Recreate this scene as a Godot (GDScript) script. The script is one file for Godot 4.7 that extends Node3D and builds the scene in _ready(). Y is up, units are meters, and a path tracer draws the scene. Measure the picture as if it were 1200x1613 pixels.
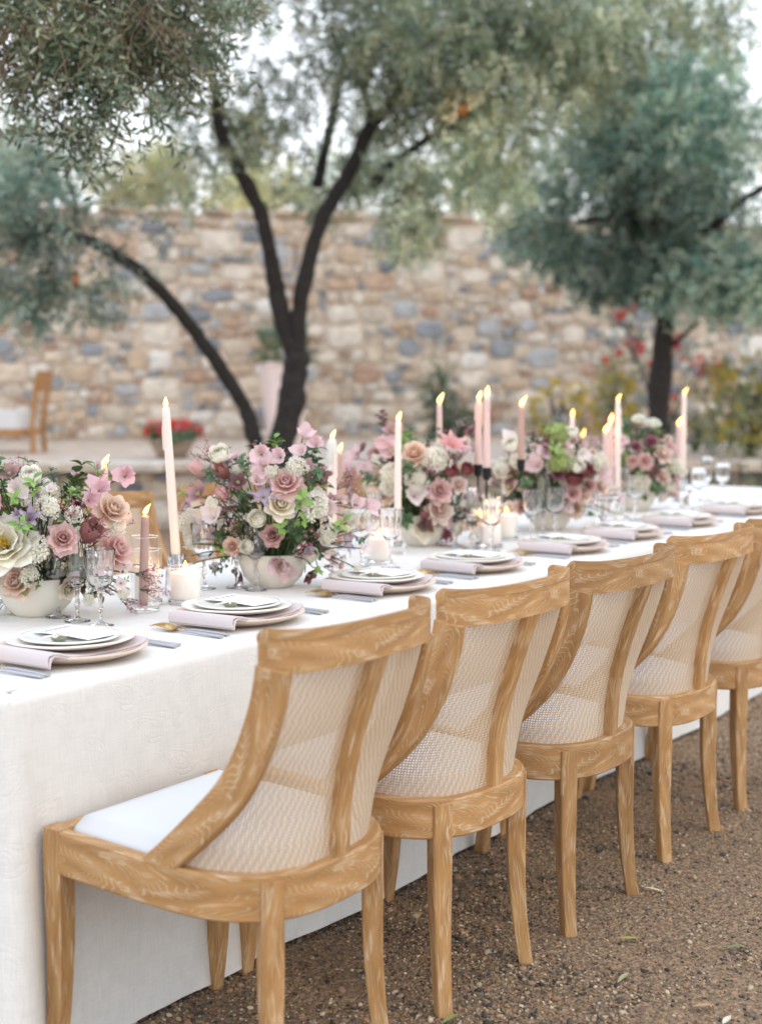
extends Node3D

var R := RandomNumberGenerator.new()
var M := {}
var FL := {}
var noise := FastNoiseLite.new()
const YAW := 0.58277
const TOP := 0.76
const ORD := ["first", "second", "third", "fourth", "fifth", "sixth", "seventh", "eighth", "ninth"]
var FW := Vector3(cos(YAW), 0, -sin(YAW))
var RT := Vector3(sin(YAW), 0, cos(YAW))
const TURN := YAW - PI / 2

# ---------------------------------------------------------------- helpers
func site(a: float, y: float, b: float) -> Vector3:
	return FW * b + RT * a + Vector3(0, y, 0)

func rn(a: float, b: float) -> float:
	return R.randf_range(a, b)

func lin(r: int, g: int, b: int) -> Color:
	return Color(r / 255.0, g / 255.0, b / 255.0).srgb_to_linear()

func begin() -> SurfaceTool:
	var st := SurfaceTool.new()
	st.begin(Mesh.PRIMITIVE_TRIANGLES)
	st.set_color(Color.WHITE)
	st.set_uv(Vector2.ZERO)
	st.set_smooth_group(0)
	return st

func done(st: SurfaceTool) -> ArrayMesh:
	st.generate_normals()
	st.index()
	return st.commit()

func tri(st: SurfaceTool, a: Vector3, b: Vector3, c: Vector3, ua := Vector2.ZERO, ub := Vector2.ZERO, uc := Vector2.ZERO) -> void:
	st.set_uv(ua); st.add_vertex(a)
	st.set_uv(ub); st.add_vertex(b)
	st.set_uv(uc); st.add_vertex(c)

# rows of points -> skin; front side is to the outside of an upward lathe
func grid(st: SurfaceTool, p: Array, uv: Array = [], flip := false, cols: Array = []) -> void:
	for i in p.size() - 1:
		var m: int = p[i].size() - 1
		for j in m:
			var q := [[i, j], [i + 1, j + 1], [i + 1, j], [i, j], [i, j + 1], [i + 1, j + 1]]
			if flip:
				q = [[i, j], [i + 1, j], [i + 1, j + 1], [i, j], [i + 1, j + 1], [i, j + 1]]
			for k in q:
				if not uv.is_empty():
					st.set_uv(uv[k[0]][k[1]])
				if not cols.is_empty():
					st.set_color(cols[k[0]][k[1]])
				st.add_vertex(p[k[0]][k[1]])

func lathe(st: SurfaceTool, prof: PackedVector2Array, seg := 24, at := Vector3.ZERO, rib := 0.0, ribs := 0, flip := false, wob := 0.0) -> void:
	var rows := []
	var uvs := []
	var ph := rn(0, 6.28)
	for i in prof.size():
		var row := PackedVector3Array()
		var uvr := PackedVector2Array()
		for j in seg + 1:
			var a := TAU * (j % seg) / seg
			var r := prof[i].x * (1.0 + rib * absf(sin(a * ribs * 0.5)))
			r *= 1.0 + wob * (sin(a * 3 + ph) * 0.6 + sin(a * 7 + ph * 2) * 0.4)
			row.append(at + Vector3(r * cos(a), prof[i].y, r * sin(a)))
			uvr.append(Vector2(float(j) / seg, prof[i].y * 4))
		rows.append(row); uvs.append(uvr)
	grid(st, rows, uvs, flip)

func crect(w: float, h: float, c: float) -> PackedVector2Array:
	var x := w / 2; var y := h / 2
	return PackedVector2Array([Vector2(-x + c, -y), Vector2(x - c, -y), Vector2(x, -y + c), Vector2(x, y - c), Vector2(x - c, y), Vector2(-x + c, y), Vector2(-x, y - c), Vector2(-x, -y + c)])

func circ(r: float, n := 8) -> PackedVector2Array:
	var o := PackedVector2Array()
	for i in n: o.append(Vector2(cos(TAU * i / n), sin(TAU * i / n)) * r)
	return o

# a section carried along a path; O origins, X section-right, Y section-up; hard edges between sides unless soft
func sweep(st: SurfaceTool, O: PackedVector3Array, X: PackedVector3Array, Y: PackedVector3Array, sec: PackedVector2Array, S := PackedVector2Array(), closed := false, soft := false, uw := 0.12, ul := 0.5) -> void:
	var n := sec.size()
	var len := 0.0
	var rows := []
	var lens := []
	for i in O.size():
		if i > 0: len += O[i].distance_to(O[i - 1])
		lens.append(len)
		var sc := S[i] if S.size() > i else Vector2.ONE
		var row := PackedVector3Array()
		for k in n: row.append(O[i] + X[i] * sec[k].x * sc.x + Y[i] * sec[k].y * sc.y)
		rows.append(row)
	var per := 0.0
	for k in n:
		var k2 := (k + 1) % n
		var w := sec[k].distance_to(sec[k2])
		if not soft: st.set_smooth_group(k + 1)
		for i in O.size() - 1:
			var u0 := Vector2(per / uw, lens[i] / ul); var u1 := Vector2((per + w) / uw, lens[i] / ul)
			var u2 := Vector2((per + w) / uw, lens[i + 1] / ul); var u3 := Vector2(per / uw, lens[i + 1] / ul)
			tri(st, rows[i][k], rows[i + 1][k], rows[i + 1][k2], u0, u3, u2)
			tri(st, rows[i][k], rows[i + 1][k2], rows[i][k2], u0, u2, u1)
		per += w
	if not closed:
		st.set_smooth_group(-1)
		for e in 2:
			var row: PackedVector3Array = rows[0] if e == 0 else rows[-1]
			var c := Vector3.ZERO
			for q in row: c += q / n
			for k in n:
				if e == 0: tri(st, c, row[k], row[(k + 1) % n], Vector2(0.5, 0.5), sec[k] / uw, sec[(k + 1) % n] / uw)
				else: tri(st, c, row[(k + 1) % n], row[k], Vector2(0.5, 0.5), sec[(k + 1) % n] / uw, sec[k] / uw)
	st.set_smooth_group(0)

func tube(st: SurfaceTool, pts: PackedVector3Array, r0: float, r1: float, n := 6, knob := 0.0) -> void:
	var X := PackedVector3Array(); var Y := PackedVector3Array(); var S := PackedVector2Array()
	var prev := Vector3(0.31, 0.2, 0.93)
	for i in pts.size():
		var t := (pts[mini(i + 1, pts.size() - 1)] - pts[maxi(i - 1, 0)]).normalized()
		var x := prev - t * prev.dot(t)
		x = x.normalized() if x.length() > 0.01 else t.cross(Vector3.RIGHT).normalized()
		prev = x
		X.append(x); Y.append(x.cross(t) * -1.0)
		var r := lerpf(r0, r1, float(i) / maxi(pts.size() - 1, 1))
		S.append(Vector2(r * (1.0 + knob * rn(-1, 1)), r * (1.0 + knob * rn(-1, 1))))
	sweep(st, pts, X, Y, circ(1.0, n), S, false, true, 1.0, 0.4)

func curve(keys: PackedVector3Array, per := 5) -> PackedVector3Array:
	var o := PackedVector3Array()
	for i in keys.size() - 1:
		var a := keys[maxi(i - 1, 0)]; var d := keys[mini(i + 2, keys.size() - 1)]
		for k in per: o.append(keys[i].cubic_interpolate(keys[i + 1], a, d, float(k) / per))
	o.append(keys[-1])
	return o

func part(called: String, mesh: Mesh, mat: Material, parent: Node, xf := Transform3D()) -> MeshInstance3D:
	var o := MeshInstance3D.new()
	o.name = called
	o.mesh = mesh
	o.transform = xf
	if mat: o.set_surface_override_material(0, mat)
	parent.add_child(o, true)
	return o

var used := {}
func numbered(called: String) -> String:
	var k: int = used.get(called, 0)
	used[called] = k + 1
	return called if k == 0 else "%s_%03d" % [called, k]

func tag(o: Node, label: String, category: String, group := "") -> Node:
	o.set_meta("label", label)
	o.set_meta("category", category)
	if group != "": o.set_meta("group", group)
	return o

func thing(called: String, label: String, category: String, at := Vector3.ZERO, turn := 0.0, group := "") -> Node3D:
	var o := Node3D.new()
	o.name = numbered(called)
	add_child(o, true)
	o.position = at
	o.rotation.y = turn
	tag(o, label, category, group)
	return o

func single(called: String, mesh: Mesh, mat: Material, label: String, category: String, at := Vector3.ZERO, turn := 0.0, group := "") -> MeshInstance3D:
	var o := MeshInstance3D.new()
	o.name = numbered(called)
	o.mesh = mesh
	o.set_surface_override_material(0, mat)
	add_child(o, true)
	o.position = at
	o.rotation.y = turn
	tag(o, label, category, group)
	return o

func copy(src: Node3D, called: String, label: String, at: Vector3, turn := 0.0) -> Node3D:
	var o: Node3D = src.duplicate()
	o.name = numbered(called)
	add_child(o, true)
	o.position = at
	o.rotation.y = turn
	o.set_meta("label", label)
	return o

func struct_(called: String, mesh: Mesh, mat: Material, at := Vector3.ZERO, turn := 0.0) -> MeshInstance3D:
	var o := MeshInstance3D.new()
	o.name = called
	o.mesh = mesh
	o.set_surface_override_material(0, mat)
	o.set_meta("kind", "structure")
	add_child(o, true)
	o.position = at
	o.rotation.y = turn
	return o

func scatter(called: String, mesh: Mesh, mat: Material, xs: Array, cs: PackedColorArray, parent: Node) -> MultiMeshInstance3D:
	var mm := MultiMesh.new()
	mm.transform_format = MultiMesh.TRANSFORM_3D
	mm.use_colors = true
	mm.mesh = mesh
	mm.instance_count = xs.size()
	for i in xs.size():
		mm.set_instance_transform(i, xs[i])
		mm.set_instance_color(i, cs[i])
	var o := MultiMeshInstance3D.new()
	o.name = called
	o.multimesh = mm
	o.material_override = mat
	o.set_meta("kind", "stuff")
	parent.add_child(o, true)
	return o

func facing(dir: Vector3, spin: float) -> Basis:
	var y := dir.normalized()
	var x := y.cross(Vector3(0.3, 0.1, 0.95)).normalized()
	return Basis(x, y, x.cross(y)) * Basis(Vector3.UP, spin)

func mat(c: Color, rough := 0.7, vc := false) -> StandardMaterial3D:
	var m := StandardMaterial3D.new()
	m.albedo_color = c
	m.roughness = rough
	m.vertex_color_use_as_albedo = vc
	return m

func noise_tex(size: int, freq: float, ramp: Array, seed_ := 1, oct := 4, normal := false, type := FastNoiseLite.TYPE_SIMPLEX_SMOOTH) -> NoiseTexture2D:
	var n := FastNoiseLite.new()
	n.seed = seed_
	n.frequency = freq
	n.fractal_octaves = oct
	n.noise_type = type
	var t := NoiseTexture2D.new()
	t.width = size; t.height = size
	t.seamless = true
	t.noise = n
	if ramp.size():
		var g := Gradient.new()
		var off := PackedFloat32Array(); var cs := PackedColorArray()
		for i in ramp.size():
			off.append(ramp[i][0]); cs.append(ramp[i][1])
		g.offsets = off; g.colors = cs
		t.color_ramp = g
	return t

func smooth(a: float, b: float, x: float) -> float:
	var t := clampf((x - a) / (b - a), 0, 1)
	return t * t * (3 - 2 * t)

# ---------------------------------------------------------------- textures and materials
func wood_images(straight: bool) -> Array:
	var w := 384; var h := 768
	var im := Image.create(w, h, false, Image.FORMAT_RGB8)
	var hm := Image.create(w, h, false, Image.FORMAT_L8)
	var n := FastNoiseLite.new(); n.seed = 7; n.frequency = 1.0; n.fractal_octaves = 3
	var nl := FastNoiseLite.new(); nl.seed = 8; nl.frequency = 1.0; nl.fractal_octaves = 1
	var base := Color8(192, 144, 88); var dark := Color8(156, 109, 58); var lime := Color8(226, 208, 182)
	for y in h:
		var v := float(y) / h
		var cv := Vector2(cos(TAU * v), sin(TAU * v))
		for x in w:
			var u := float(x) / w
			var cu := Vector2(cos(TAU * u), sin(TAU * u))
			var n1 := nl.get_noise_3d(cu.x * 0.6, cu.y * 0.6 + cv.x * 0.7, cv.y * 0.7)
			var n2 := n.get_noise_3d(cu.x * 1.6 + 9, cu.y * 1.6 + cv.x * 2.0, cv.y * 2.0)
			var t := 34.0 * (u - 0.5) * (u - 0.5) + 28.0 * v + n1 * 2.0
			if straight: t = 13.0 * u + 1.0 * v + n1 * 0.9
			var f := absf(fposmod(t * 1.0, 1.0) - 0.5) * 2.0
			var fib := n.get_noise_3d(u * 110.0, cv.x * 0.9 + 2.0, cv.y * 0.9)
			var fine := n.get_noise_3d(u * 240.0, cv.x * 3.0 + 7.0, cv.y * 3.0)
			var patch := smooth(0.0, 0.42, n.get_noise_3d(cu.x * 0.8 + 4, cu.y * 0.8 + cv.x * 0.9, cv.y * 0.9))
			var gate := smooth(-0.05, 0.35, nl.get_noise_3d(cu.x * 0.9 + 3.0, cu.y * 0.9 + cv.x * 1.1, cv.y * 1.1))
			var line := smooth(0.66, 0.95, f) * (0.15 + 0.85 * gate)
			var c := base.lerp(dark, clampf(0.40 + fib * 0.9 - n1 * 0.6, 0, 1))
			c = c.lerp(lime, clampf(0.03 + line * 0.50 + patch * smooth(-0.2, 0.35, fib) * 0.70 + smooth(0.1, 0.5, fib) * 0.26, 0, 0.92))
			im.set_pixel(x, y, c)
			var g := 0.7 - line * 0.5 + fib * 0.15
			hm.set_pixel(x, y, Color(g, g, g))
	return [ImageTexture.create_from_image(im), ImageTexture.create_from_image(hm)]

func cane_texture() -> ImageTexture:
	var s := 128; var k := 8
	var im := Image.create(s, s, false, Image.FORMAT_RGBA8)
	for y in s:
		for x in s:
			var cx := x * k / s; var cy := y * k / s
			var u := fposmod(float(x) * k / s, 1.0) - 0.5; var v := fposmod(float(y) * k / s, 1.0) - 0.5
			var jit := 0.0
			var hole := maxf(absf(u), absf(v)) < 0.265 + jit
			var over := (cx + cy) % 2 == 0
			var tone := 0.90 + 0.08 * sin(cx * 2.3 + cy * 1.1) + (0.05 if over == (absf(u) > 0.29) else -0.05)
			im.set_pixel(x, y, Color(minf(0.93 * tone, 1), 0.835 * tone, 0.72 * tone, 0.0 if hole else 1.0))
	return ImageTexture.create_from_image(im)

# raised paisley outlines of the cloth
func damask_texture() -> ImageTexture:
	var s := 640
	var im := Image.create(s, s, false, Image.FORMAT_L8)
	var shapes := []
	for i in 21:
		shapes.append([Vector2(fposmod(i * 0.618 + 0.1, 1.0), fposmod(i * 0.0476 + 0.15, 1.0)), i * 2.1, 0.10 + 0.03 * (i % 3)])
	for y in s:
		for x in s:
			var h := 0.0
			for q in shapes:
				var d := Vector2(float(x) / s, float(y) / s) - (q[0] as Vector2)
				d.x -= roundf(d.x); d.y -= roundf(d.y)
				var sz: float = q[2]
				if d.length_squared() > sz * sz * 1.7: continue
				d = d.rotated(q[1]) / sz
				var bend := d.x + 0.35 * d.y * d.y * signf(d.y + 0.2)
				var half := 0.62 * (0.9 - d.y) * 0.62
				var k := Vector2(bend / maxf(half, 0.05), d.y * 1.05 + 0.1).length()
				if k > 1.05: continue
				var ring := fposmod(k * 4.0, 1.0)
				h = maxf(h, smooth(0.55, 0.75, ring) * (1.0 - smooth(0.85, 1.0, ring)))
				var ang := atan2(d.y, bend)
				h = maxf(h, smooth(0.3, 0.8, sin(ang * 22.0)) * smooth(0.70, 0.74, k) * (1.0 - smooth(0.84, 0.9, k)) * 0.9)
				h = maxf(h, smooth(0.5, 0.9, sin(ang * 9.0 + k * 9.0)) * (1.0 - smooth(0.42, 0.5, k)) * 0.8)
			var weave := 0.16 * sin(x * 2.1) * sin(y * 2.1) + 0.12 * noise.get_noise_2d(x * 9.0, y * 30.0)
			var g := clampf(0.2 + h * 0.7 + weave, 0, 1)
			im.set_pixel(x, y, Color(g, g, g))
	return ImageTexture.create_from_image(im)

func linen_texture() -> ImageTexture:
	var s := 512
	var im := Image.create(s, s, false, Image.FORMAT_RGB8)
	var n := FastNoiseLite.new(); n.seed = 71; n.frequency = 1.0; n.fractal_octaves = 3
	for y in s:
		for x in s:
			var a := n.get_noise_2d(x * 0.35, y * 0.012) + n.get_noise_2d(x * 0.012 + 90, y * 0.35) * 0.8
			var b := n.get_noise_2d(x * 0.02 + 40, y * 0.02)
			var g := clampf(0.98 + a * 0.035 + b * 0.02, 0, 1)
			im.set_pixel(x, y, Color(g, g * 0.996, g * 0.985))
	return ImageTexture.create_from_image(im)

func menu_texture() -> ImageTexture:
	var w := 128; var h := 208
	var im := Image.create(w, h, false, Image.FORMAT_RGB8)
	im.fill(Color8(240, 238, 234))
	var ink := Color8(72, 76, 88)
	# a pen flourish across the top
	for k in 6:
		for i in 90:
			var a := i * 0.09
			var p := Vector2(16 + k * 17 + 8 * sin(a * 1.7 + k), 24 + 9 * sin(a * 2.3 + k * 1.3) * cos(a * 0.6))
			im.fill_rect(Rect2i(int(p.x), int(p.y), 2, 2), ink)
	for l in 8:
		var lw := 26 + (l * 17) % 34
		im.fill_rect(Rect2i(w / 2 - lw / 2, 66 + l * 14, lw, 1), Color8(206, 204, 202))
	return ImageTexture.create_from_image(im)

func materials() -> void:
	for set_ in 2:
		var wi := wood_images(set_ == 1)
		for k in 7:
			var m := mat(Color.WHITE, 0.62)
			m.albedo_texture = wi[0]
			m.heightmap_enabled = true
			m.heightmap_texture = wi[1]
			m.heightmap_scale = 0.04
			m.uv1_offset = Vector3(0.0 if set_ == 0 else k * 0.37, k * 0.29, 0)
			var t := 0.95 + 0.05 * sin(k * 2.4)
			m.albedo_color = Color(t, t, t)
			M[("wood%d" if set_ == 0 else "grain%d") % k] = m
	var cane := mat(Color.WHITE, 0.75)
	cane.albedo_texture = cane_texture()
	cane.transparency = BaseMaterial3D.TRANSPARENCY_ALPHA_SCISSOR
	cane.alpha_scissor_threshold = 0.5
	cane.texture_filter = BaseMaterial3D.TEXTURE_FILTER_LINEAR
	M.cane = cane
	M.straw = mat(Color8(196, 164, 126), 0.8)
	var cu := mat(Color8(208, 207, 205), 0.9)
	cu.normal_enabled = true
	cu.normal_texture = noise_tex(256, 0.2, [], 5, 2, true)
	(cu.normal_texture as NoiseTexture2D).as_normal_map = true
	cu.normal_scale = 0.15
	cu.uv1_triplanar = true
	cu.uv1_scale = Vector3(6, 6, 6)
	M.cushion = cu
	M.wood_brown = (M.grain2 as StandardMaterial3D).duplicate()
	M.wood_brown.albedo_color = Color8(224, 206, 184)
	var cl := mat(Color8(226, 223, 218), 0.9)
	cl.albedo_texture = linen_texture()
	cl.heightmap_enabled = true
	cl.heightmap_texture = damask_texture()
	cl.heightmap_scale = 0.055
	M.cloth = cl
	M.napkin = mat(Color8(203, 190, 187), 0.95)
	M.charger = mat(Color8(214, 194, 176), 0.5)
	M.plate = mat(Color8(238, 231, 219), 0.28)
	M.salad = mat(Color8(226, 224, 214), 0.25)
	var mn := mat(Color.WHITE, 0.8); mn.albedo_texture = menu_texture()
	M.menu = mn
	M.ribbon = mat(Color8(236, 226, 214), 0.8)
	M.sage = mat(Color8(120, 122, 98), 0.7)
	M.gold = mat(Color8(205, 172, 106), 0.3); M.gold.metallic = 0.9
	M.pearl = mat(Color8(178, 178, 180), 0.3); M.pearl.metallic = 0.55
	var gl := mat(Color(1, 1, 1, 0.05), 0.02)
	gl.transparency = BaseMaterial3D.TRANSPARENCY_ALPHA
	M.glass = gl
	var gs := mat(Color(1, 1, 1, 0.0), 0.02)
	gs.refraction_enabled = true; gs.refraction_scale = 0.05
	gs.transparency = BaseMaterial3D.TRANSPARENCY_ALPHA
	M.crystal = gs
	for c in [["wax_ivory", Color8(238, 221, 210)], ["wax_blush", Color8(222, 192, 182)], ["wax_taupe", Color8(182, 150, 138)], ["wax_cream", Color8(246, 237, 224)]]:
		var m := mat(c[1], 0.5)
		m.subsurf_scatter_enabled = true; m.subsurf_scatter_strength = 0.35
		M[c[0]] = m
	M.wick = mat(Color8(40, 34, 30), 0.9)
	var fm := mat(Color8(255, 200, 110), 1.0)
	fm.emission_enabled = true; fm.emission = Color8(255, 186, 92); fm.emission_energy_multiplier = 5.0
	M.flame = fm
	M.iron = mat(Color8(34, 36, 38), 0.5); M.iron.metallic = 0.4
	M.bowl = mat(Color8(226, 220, 206), 0.55)
	var pe := mat(Color.WHITE, 0.7, true); pe.backlight_enabled = true; pe.backlight = Color(0.9, 0.9, 0.9)
	M.petal = pe
	var lf := mat(Color.WHITE, 0.5, true); lf.backlight_enabled = true; lf.backlight = Color(0.5, 0.55, 0.3)
	M.leaf = lf
	var ol := mat(Color.WHITE, 0.55, true); ol.backlight_enabled = true; ol.backlight = Color(0.6, 0.62, 0.5)
	M.olive = ol
	var bk := mat(Color.WHITE, 0.95)
	bk.albedo_texture = noise_tex(512, 0.02, [[0.0, Color8(34, 30, 30)], [0.5, Color8(58, 52, 49)], [0.8, Color8(86, 76, 68)], [1.0, Color8(132, 112, 98)]], 21, 5)
	bk.heightmap_enabled = true; bk.heightmap_texture = noise_tex(512, 0.03, [], 22, 5); bk.heightmap_scale = 2.5
	bk.uv1_scale = Vector3(1, 0.5, 1)
	M.bark = bk
	M.twig = mat(Color8(124, 104, 86), 0.9)
	M.stem = mat(Color8(62, 82, 40), 0.7)
	var g := mat(Color.WHITE, 0.95)
	g.albedo_texture = noise_tex(1024, 0.05, [[0.0, Color8(98, 80, 62)], [0.45, Color8(136, 112, 87)], [0.75, Color8(166, 136, 104)], [1.0, Color8(190, 158, 124)]], 31, 6)
	g.heightmap_enabled = true; g.heightmap_texture = noise_tex(1024, 0.09, [], 32, 5); g.heightmap_scale = 1.2
	g.uv1_triplanar = true; g.uv1_world_triplanar = true; g.uv1_scale = Vector3(0.8, 0.8, 0.8)
	M.ground = g
	var pv := mat(Color.WHITE, 0.9)
	pv.albedo_texture = noise_tex(512, 0.02, [[0.0, Color8(150, 134, 118)], [0.5, Color8(180, 162, 144)], [1.0, Color8(202, 188, 170)]], 35, 5)
	pv.uv1_triplanar = true; pv.uv1_world_triplanar = true; pv.uv1_scale = Vector3(0.4, 0.4, 0.4)
	M.paving = pv
	var mo := mat(Color.WHITE, 0.95)
	mo.albedo_texture = noise_tex(512, 0.03, [[0.0, Color8(190, 172, 153)], [0.5, Color8(211, 194, 175)], [1.0, Color8(225, 211, 194)]], 41, 5)
	mo.heightmap_enabled = true; mo.heightmap_texture = noise_tex(512, 0.06, [], 42, 5); mo.heightmap_scale = 3.0
	mo.uv1_triplanar = true; mo.uv1_world_triplanar = true; mo.uv1_scale = Vector3(0.7, 0.7, 0.7)
	M.mortar = mo
	var sn := noise_tex(512, 0.012, [[0.0, Color(0.7, 0.68, 0.66)], [0.5, Color(0.92, 0.9, 0.88)], [1.0, Color(1, 0.98, 0.95)]], 43, 5)
	var sh := noise_tex(512, 0.03, [], 44, 5)
	var k := 0
	for c in [Color8(234, 226, 214), Color8(222, 208, 190), Color8(208, 188, 166), Color8(190, 194, 198), Color8(160, 167, 176), Color8(190, 160, 142), Color8(234, 233, 228), Color8(210, 200, 186), Color8(140, 145, 154), Color8(204, 178, 156)]:
		var m := mat(c, 0.9)
		m.albedo_texture = sn
		m.heightmap_enabled = true; m.heightmap_texture = sh; m.heightmap_scale = 2.0
		m.uv1_triplanar = true; m.uv1_world_triplanar = true; m.uv1_scale = Vector3(0.9, 0.9, 0.9)
		M["stone%d" % k] = m
		k += 1
	M.planter = mat(Color8(226, 206, 200), 0.85)
	M.terracotta = mat(Color8(168, 148, 130), 0.85)
	M.soil = mat(Color8(70, 54, 42), 0.95)
	var am := mat(Color8(150, 88, 40), 0.3)
	am.emission_enabled = true; am.emission = Color8(255, 150, 50); am.emission_energy_multiplier = 0.08
	M.amber = am
	M.pebble = mat(Color.WHITE, 0.8, true)

# ---------------------------------------------------------------- flowers and leaves (unit size: radius about 1, facing +Y)
func petal(st: SurfaceTool, phi: float, r0: float, y0: float, t0: float, tm: float, t1: float, L: float, W: float, cb: Color, ct: Color, ruf := 0.0, lift := 0.0, tip := 0.2, nu := 4, nv := 5) -> void:
	var rows := []; var cols := []
	var r := r0; var y := y0
	var ph := rn(0, 6.28)
	var tone := rn(0.88, 1.08)
	for i in nv + 1:
		var s := float(i) / nv
		var th := lerpf(lerpf(t0, tm, s), lerpf(tm, t1, s), s)
		if i > 0:
			r += sin(th) * L / nv; y += cos(th) * L / nv
		var w := W * pow(sin(PI * (0.12 + 0.70 * s)), 0.75)
		var row := PackedVector3Array(); var cr := PackedColorArray()
		for j in nu + 1:
			var t := 2.0 * j / nu - 1.0
			var d := -tip * L * t * t * s * s + ruf * sin(t * 5.0 + ph) * s * s
			var rr := r + sin(th) * d + ruf * 0.8 * cos(t * 4.0 + ph * 1.7) * s
			var yy := y + cos(th) * d + lift * t * t * L * s + ruf * 0.7 * sin(t * 6.0 + ph * 2.0) * s
			var az := phi + t * w / maxf(rr, w * 0.62)
			row.append(Vector3(rr * cos(az), yy, rr * sin(az)))
			var c := cb.lerp(ct, smooth(0.05, 0.95, s)) * tone
			cr.append(Color(c.r, c.g, c.b))
		rows.append(row); cols.append(cr)
	grid(st, rows, [], false, cols)

func rose(cb: Color, ct: Color, open := 1.0, ruf := 0.03) -> ArrayMesh:
	var st := begin()
	var rings := [[3, 0.03, 0.30, 0.0, 0.0, -0.5, 0.5, 0.28], [4, 0.07, 0.24, 0.3, 0.05, -0.3, 0.58, 0.38], [5, 0.10, 0.16, 0.7, 0.15, -0.1, 0.72, 0.46], [6, 0.12, 0.08, 1.0, 0.35, 0.3, 0.86, 0.52], [7, 0.12, 0.0, 1.3, 0.65, 0.8, 0.98, 0.58], [6, 0.1, -0.06, 1.6, 1.1, 1.5, 1.05, 0.6]]
	for k in rings.size():
		var q: Array = rings[k]
		for i in q[0]:
			petal(st, TAU * (i + rn(-0.15, 0.15)) / q[0] + k * 0.7, q[1], q[2] * 0.8 - 0.15, q[3] * open, q[4] * open, q[5] * open + rn(-0.1, 0.15), q[6] * rn(0.9, 1.05), q[7], cb, ct, ruf * (0.4 + k * 0.25))
	return done(st)

func ranunculus(cb: Color, ct: Color, ruf := 0.015) -> ArrayMesh:
	var st := begin()
	for k in 8:
		var f := k / 7.0
		for i in 6:
			petal(st, TAU * (i + k * 0.38 + rn(-0.1, 0.1)) / 6, 0.04 + 0.10 * f, 0.1 - 0.35 * f, lerpf(0.5, 1.75, f), lerpf(0.2, 0.45, f), lerpf(-1.3, -0.55 + 0.5 * f, f), lerpf(0.5, 1.35, f), lerpf(0.2, 0.55, f), cb, ct, ruf, 0.0, 0.12)
	return done(st)

func pompom(cb: Color, ct: Color) -> ArrayMesh:
	var st := begin()
	for k in 7:
		var f := k / 6.0
		var n := 5 + k * 3
		for i in n:
			petal(st, TAU * (i + rn(-0.3, 0.3)) / n, 0.05 + 0.25 * f, 0.15 - 0.2 * f, lerpf(0.1, 1.5, f), lerpf(0.2, 1.2, f), lerpf(-0.2, 0.9, f), lerpf(0.7, 0.75, f), 0.16, cb, ct, 0.05, 0.1, 0.3, 2, 3)
	return done(st)

func tulip(cb: Color, ct: Color, open := 0.0) -> ArrayMesh:
	var st := begin()
	for k in 2:
		for i in 3:
			petal(st, TAU * i / 3 + k * 1.05, 0.06, -0.9, 1.1, 0.12 + open, -0.22 + open * 1.3, 1.75, 0.52 + 0.06 * k, cb, ct, 0.03, 0.0, 0.28, 5, 6)
	return done(st)

func hellebore(cb: Color, ct: Color) -> ArrayMesh:
	var st := begin()
	for i in 5:
		petal(st, TAU * i / 5 + rn(-0.1, 0.1), 0.08, 0, 1.2, 1.15, 0.8 + rn(-0.3, 0.3), 1.0, 0.5, cb, ct, 0.04, 0.05, 0.25)
	for i in 14:
		petal(st, TAU * i / 14, 0.03, 0, 0.7, 0.5, 0.4, 0.34, 0.03, Color(0.42, 0.48, 0.2), Color(0.7, 0.66, 0.36), 0, 0, 0.1, 1, 2)
	return done(st)

func sweet_pea(cb: Color, ct: Color) -> ArrayMesh:
	var st := begin()
	for s: float in [-0.75, 0.75]:
		petal(st, s, 0.06, -0.5, 0.7, 0.5, 0.95, 1.5, 0.85, cb, ct, 0.10, 0.0, 0.2, 6, 5)
	for s: float in [2.4, 3.9, 3.14]:
		petal(st, s, 0.06, -0.5, 0.5, 0.3, 0.9, 1.1, 0.5, cb, ct, 0.09, 0.0, 0.2, 4, 4)
	petal(st, 3.14, 0.03, -0.45, 0.15, 0.1, -0.3, 0.8, 0.3, ct, cb, 0.03, 0, 0.2, 3, 3)
	return done(st)

func peony(cb: Color, ct: Color) -> ArrayMesh:
	var st := begin()
	for k in 4:
		for i in 7:
			petal(st, TAU * (i + rn(-0.2, 0.2)) / 7 + k * 0.5, 0.16, -0.2 - 0.05 * k, 1.0 + 0.18 * k, 0.45 + 0.2 * k, 0.2 + 0.32 * k, 0.95 + 0.08 * k, 0.5, cb, ct, 0.06)
	for i in 46:
		petal(st, rn(0, TAU), rn(0.02, 0.16), -0.1, rn(0.0, 0.8), 0.2, 0.1, rn(0.25, 0.4), 0.035, Color(0.75, 0.5, 0.04), Color(0.9, 0.7, 0.12), 0, 0, 0.1, 1, 2)
	return done(st)

func starry(n: int, cb: Color, ct: Color, w := 0.26, bell := 0.0) -> ArrayMesh:
	var st := begin()
	for i in n:
		petal(st, TAU * i / n + rn(-0.1, 0.1), 0.07, 0, 0.9 - bell, 1.2 - bell, 1.4 - bell * 0.4 + rn(-0.2, 0.2), 1.2, w, cb, ct, 0.03, 0.04, 0.5)
	for i in 12:
		petal(st, TAU * i / 12, 0.02, 0, 0.4, 0.3, 0.2, 0.3, 0.03, Color(0.6, 0.5, 0.2), Color(0.75, 0.66, 0.4), 0, 0, 0.1, 1, 2)
	return done(st)

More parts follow.
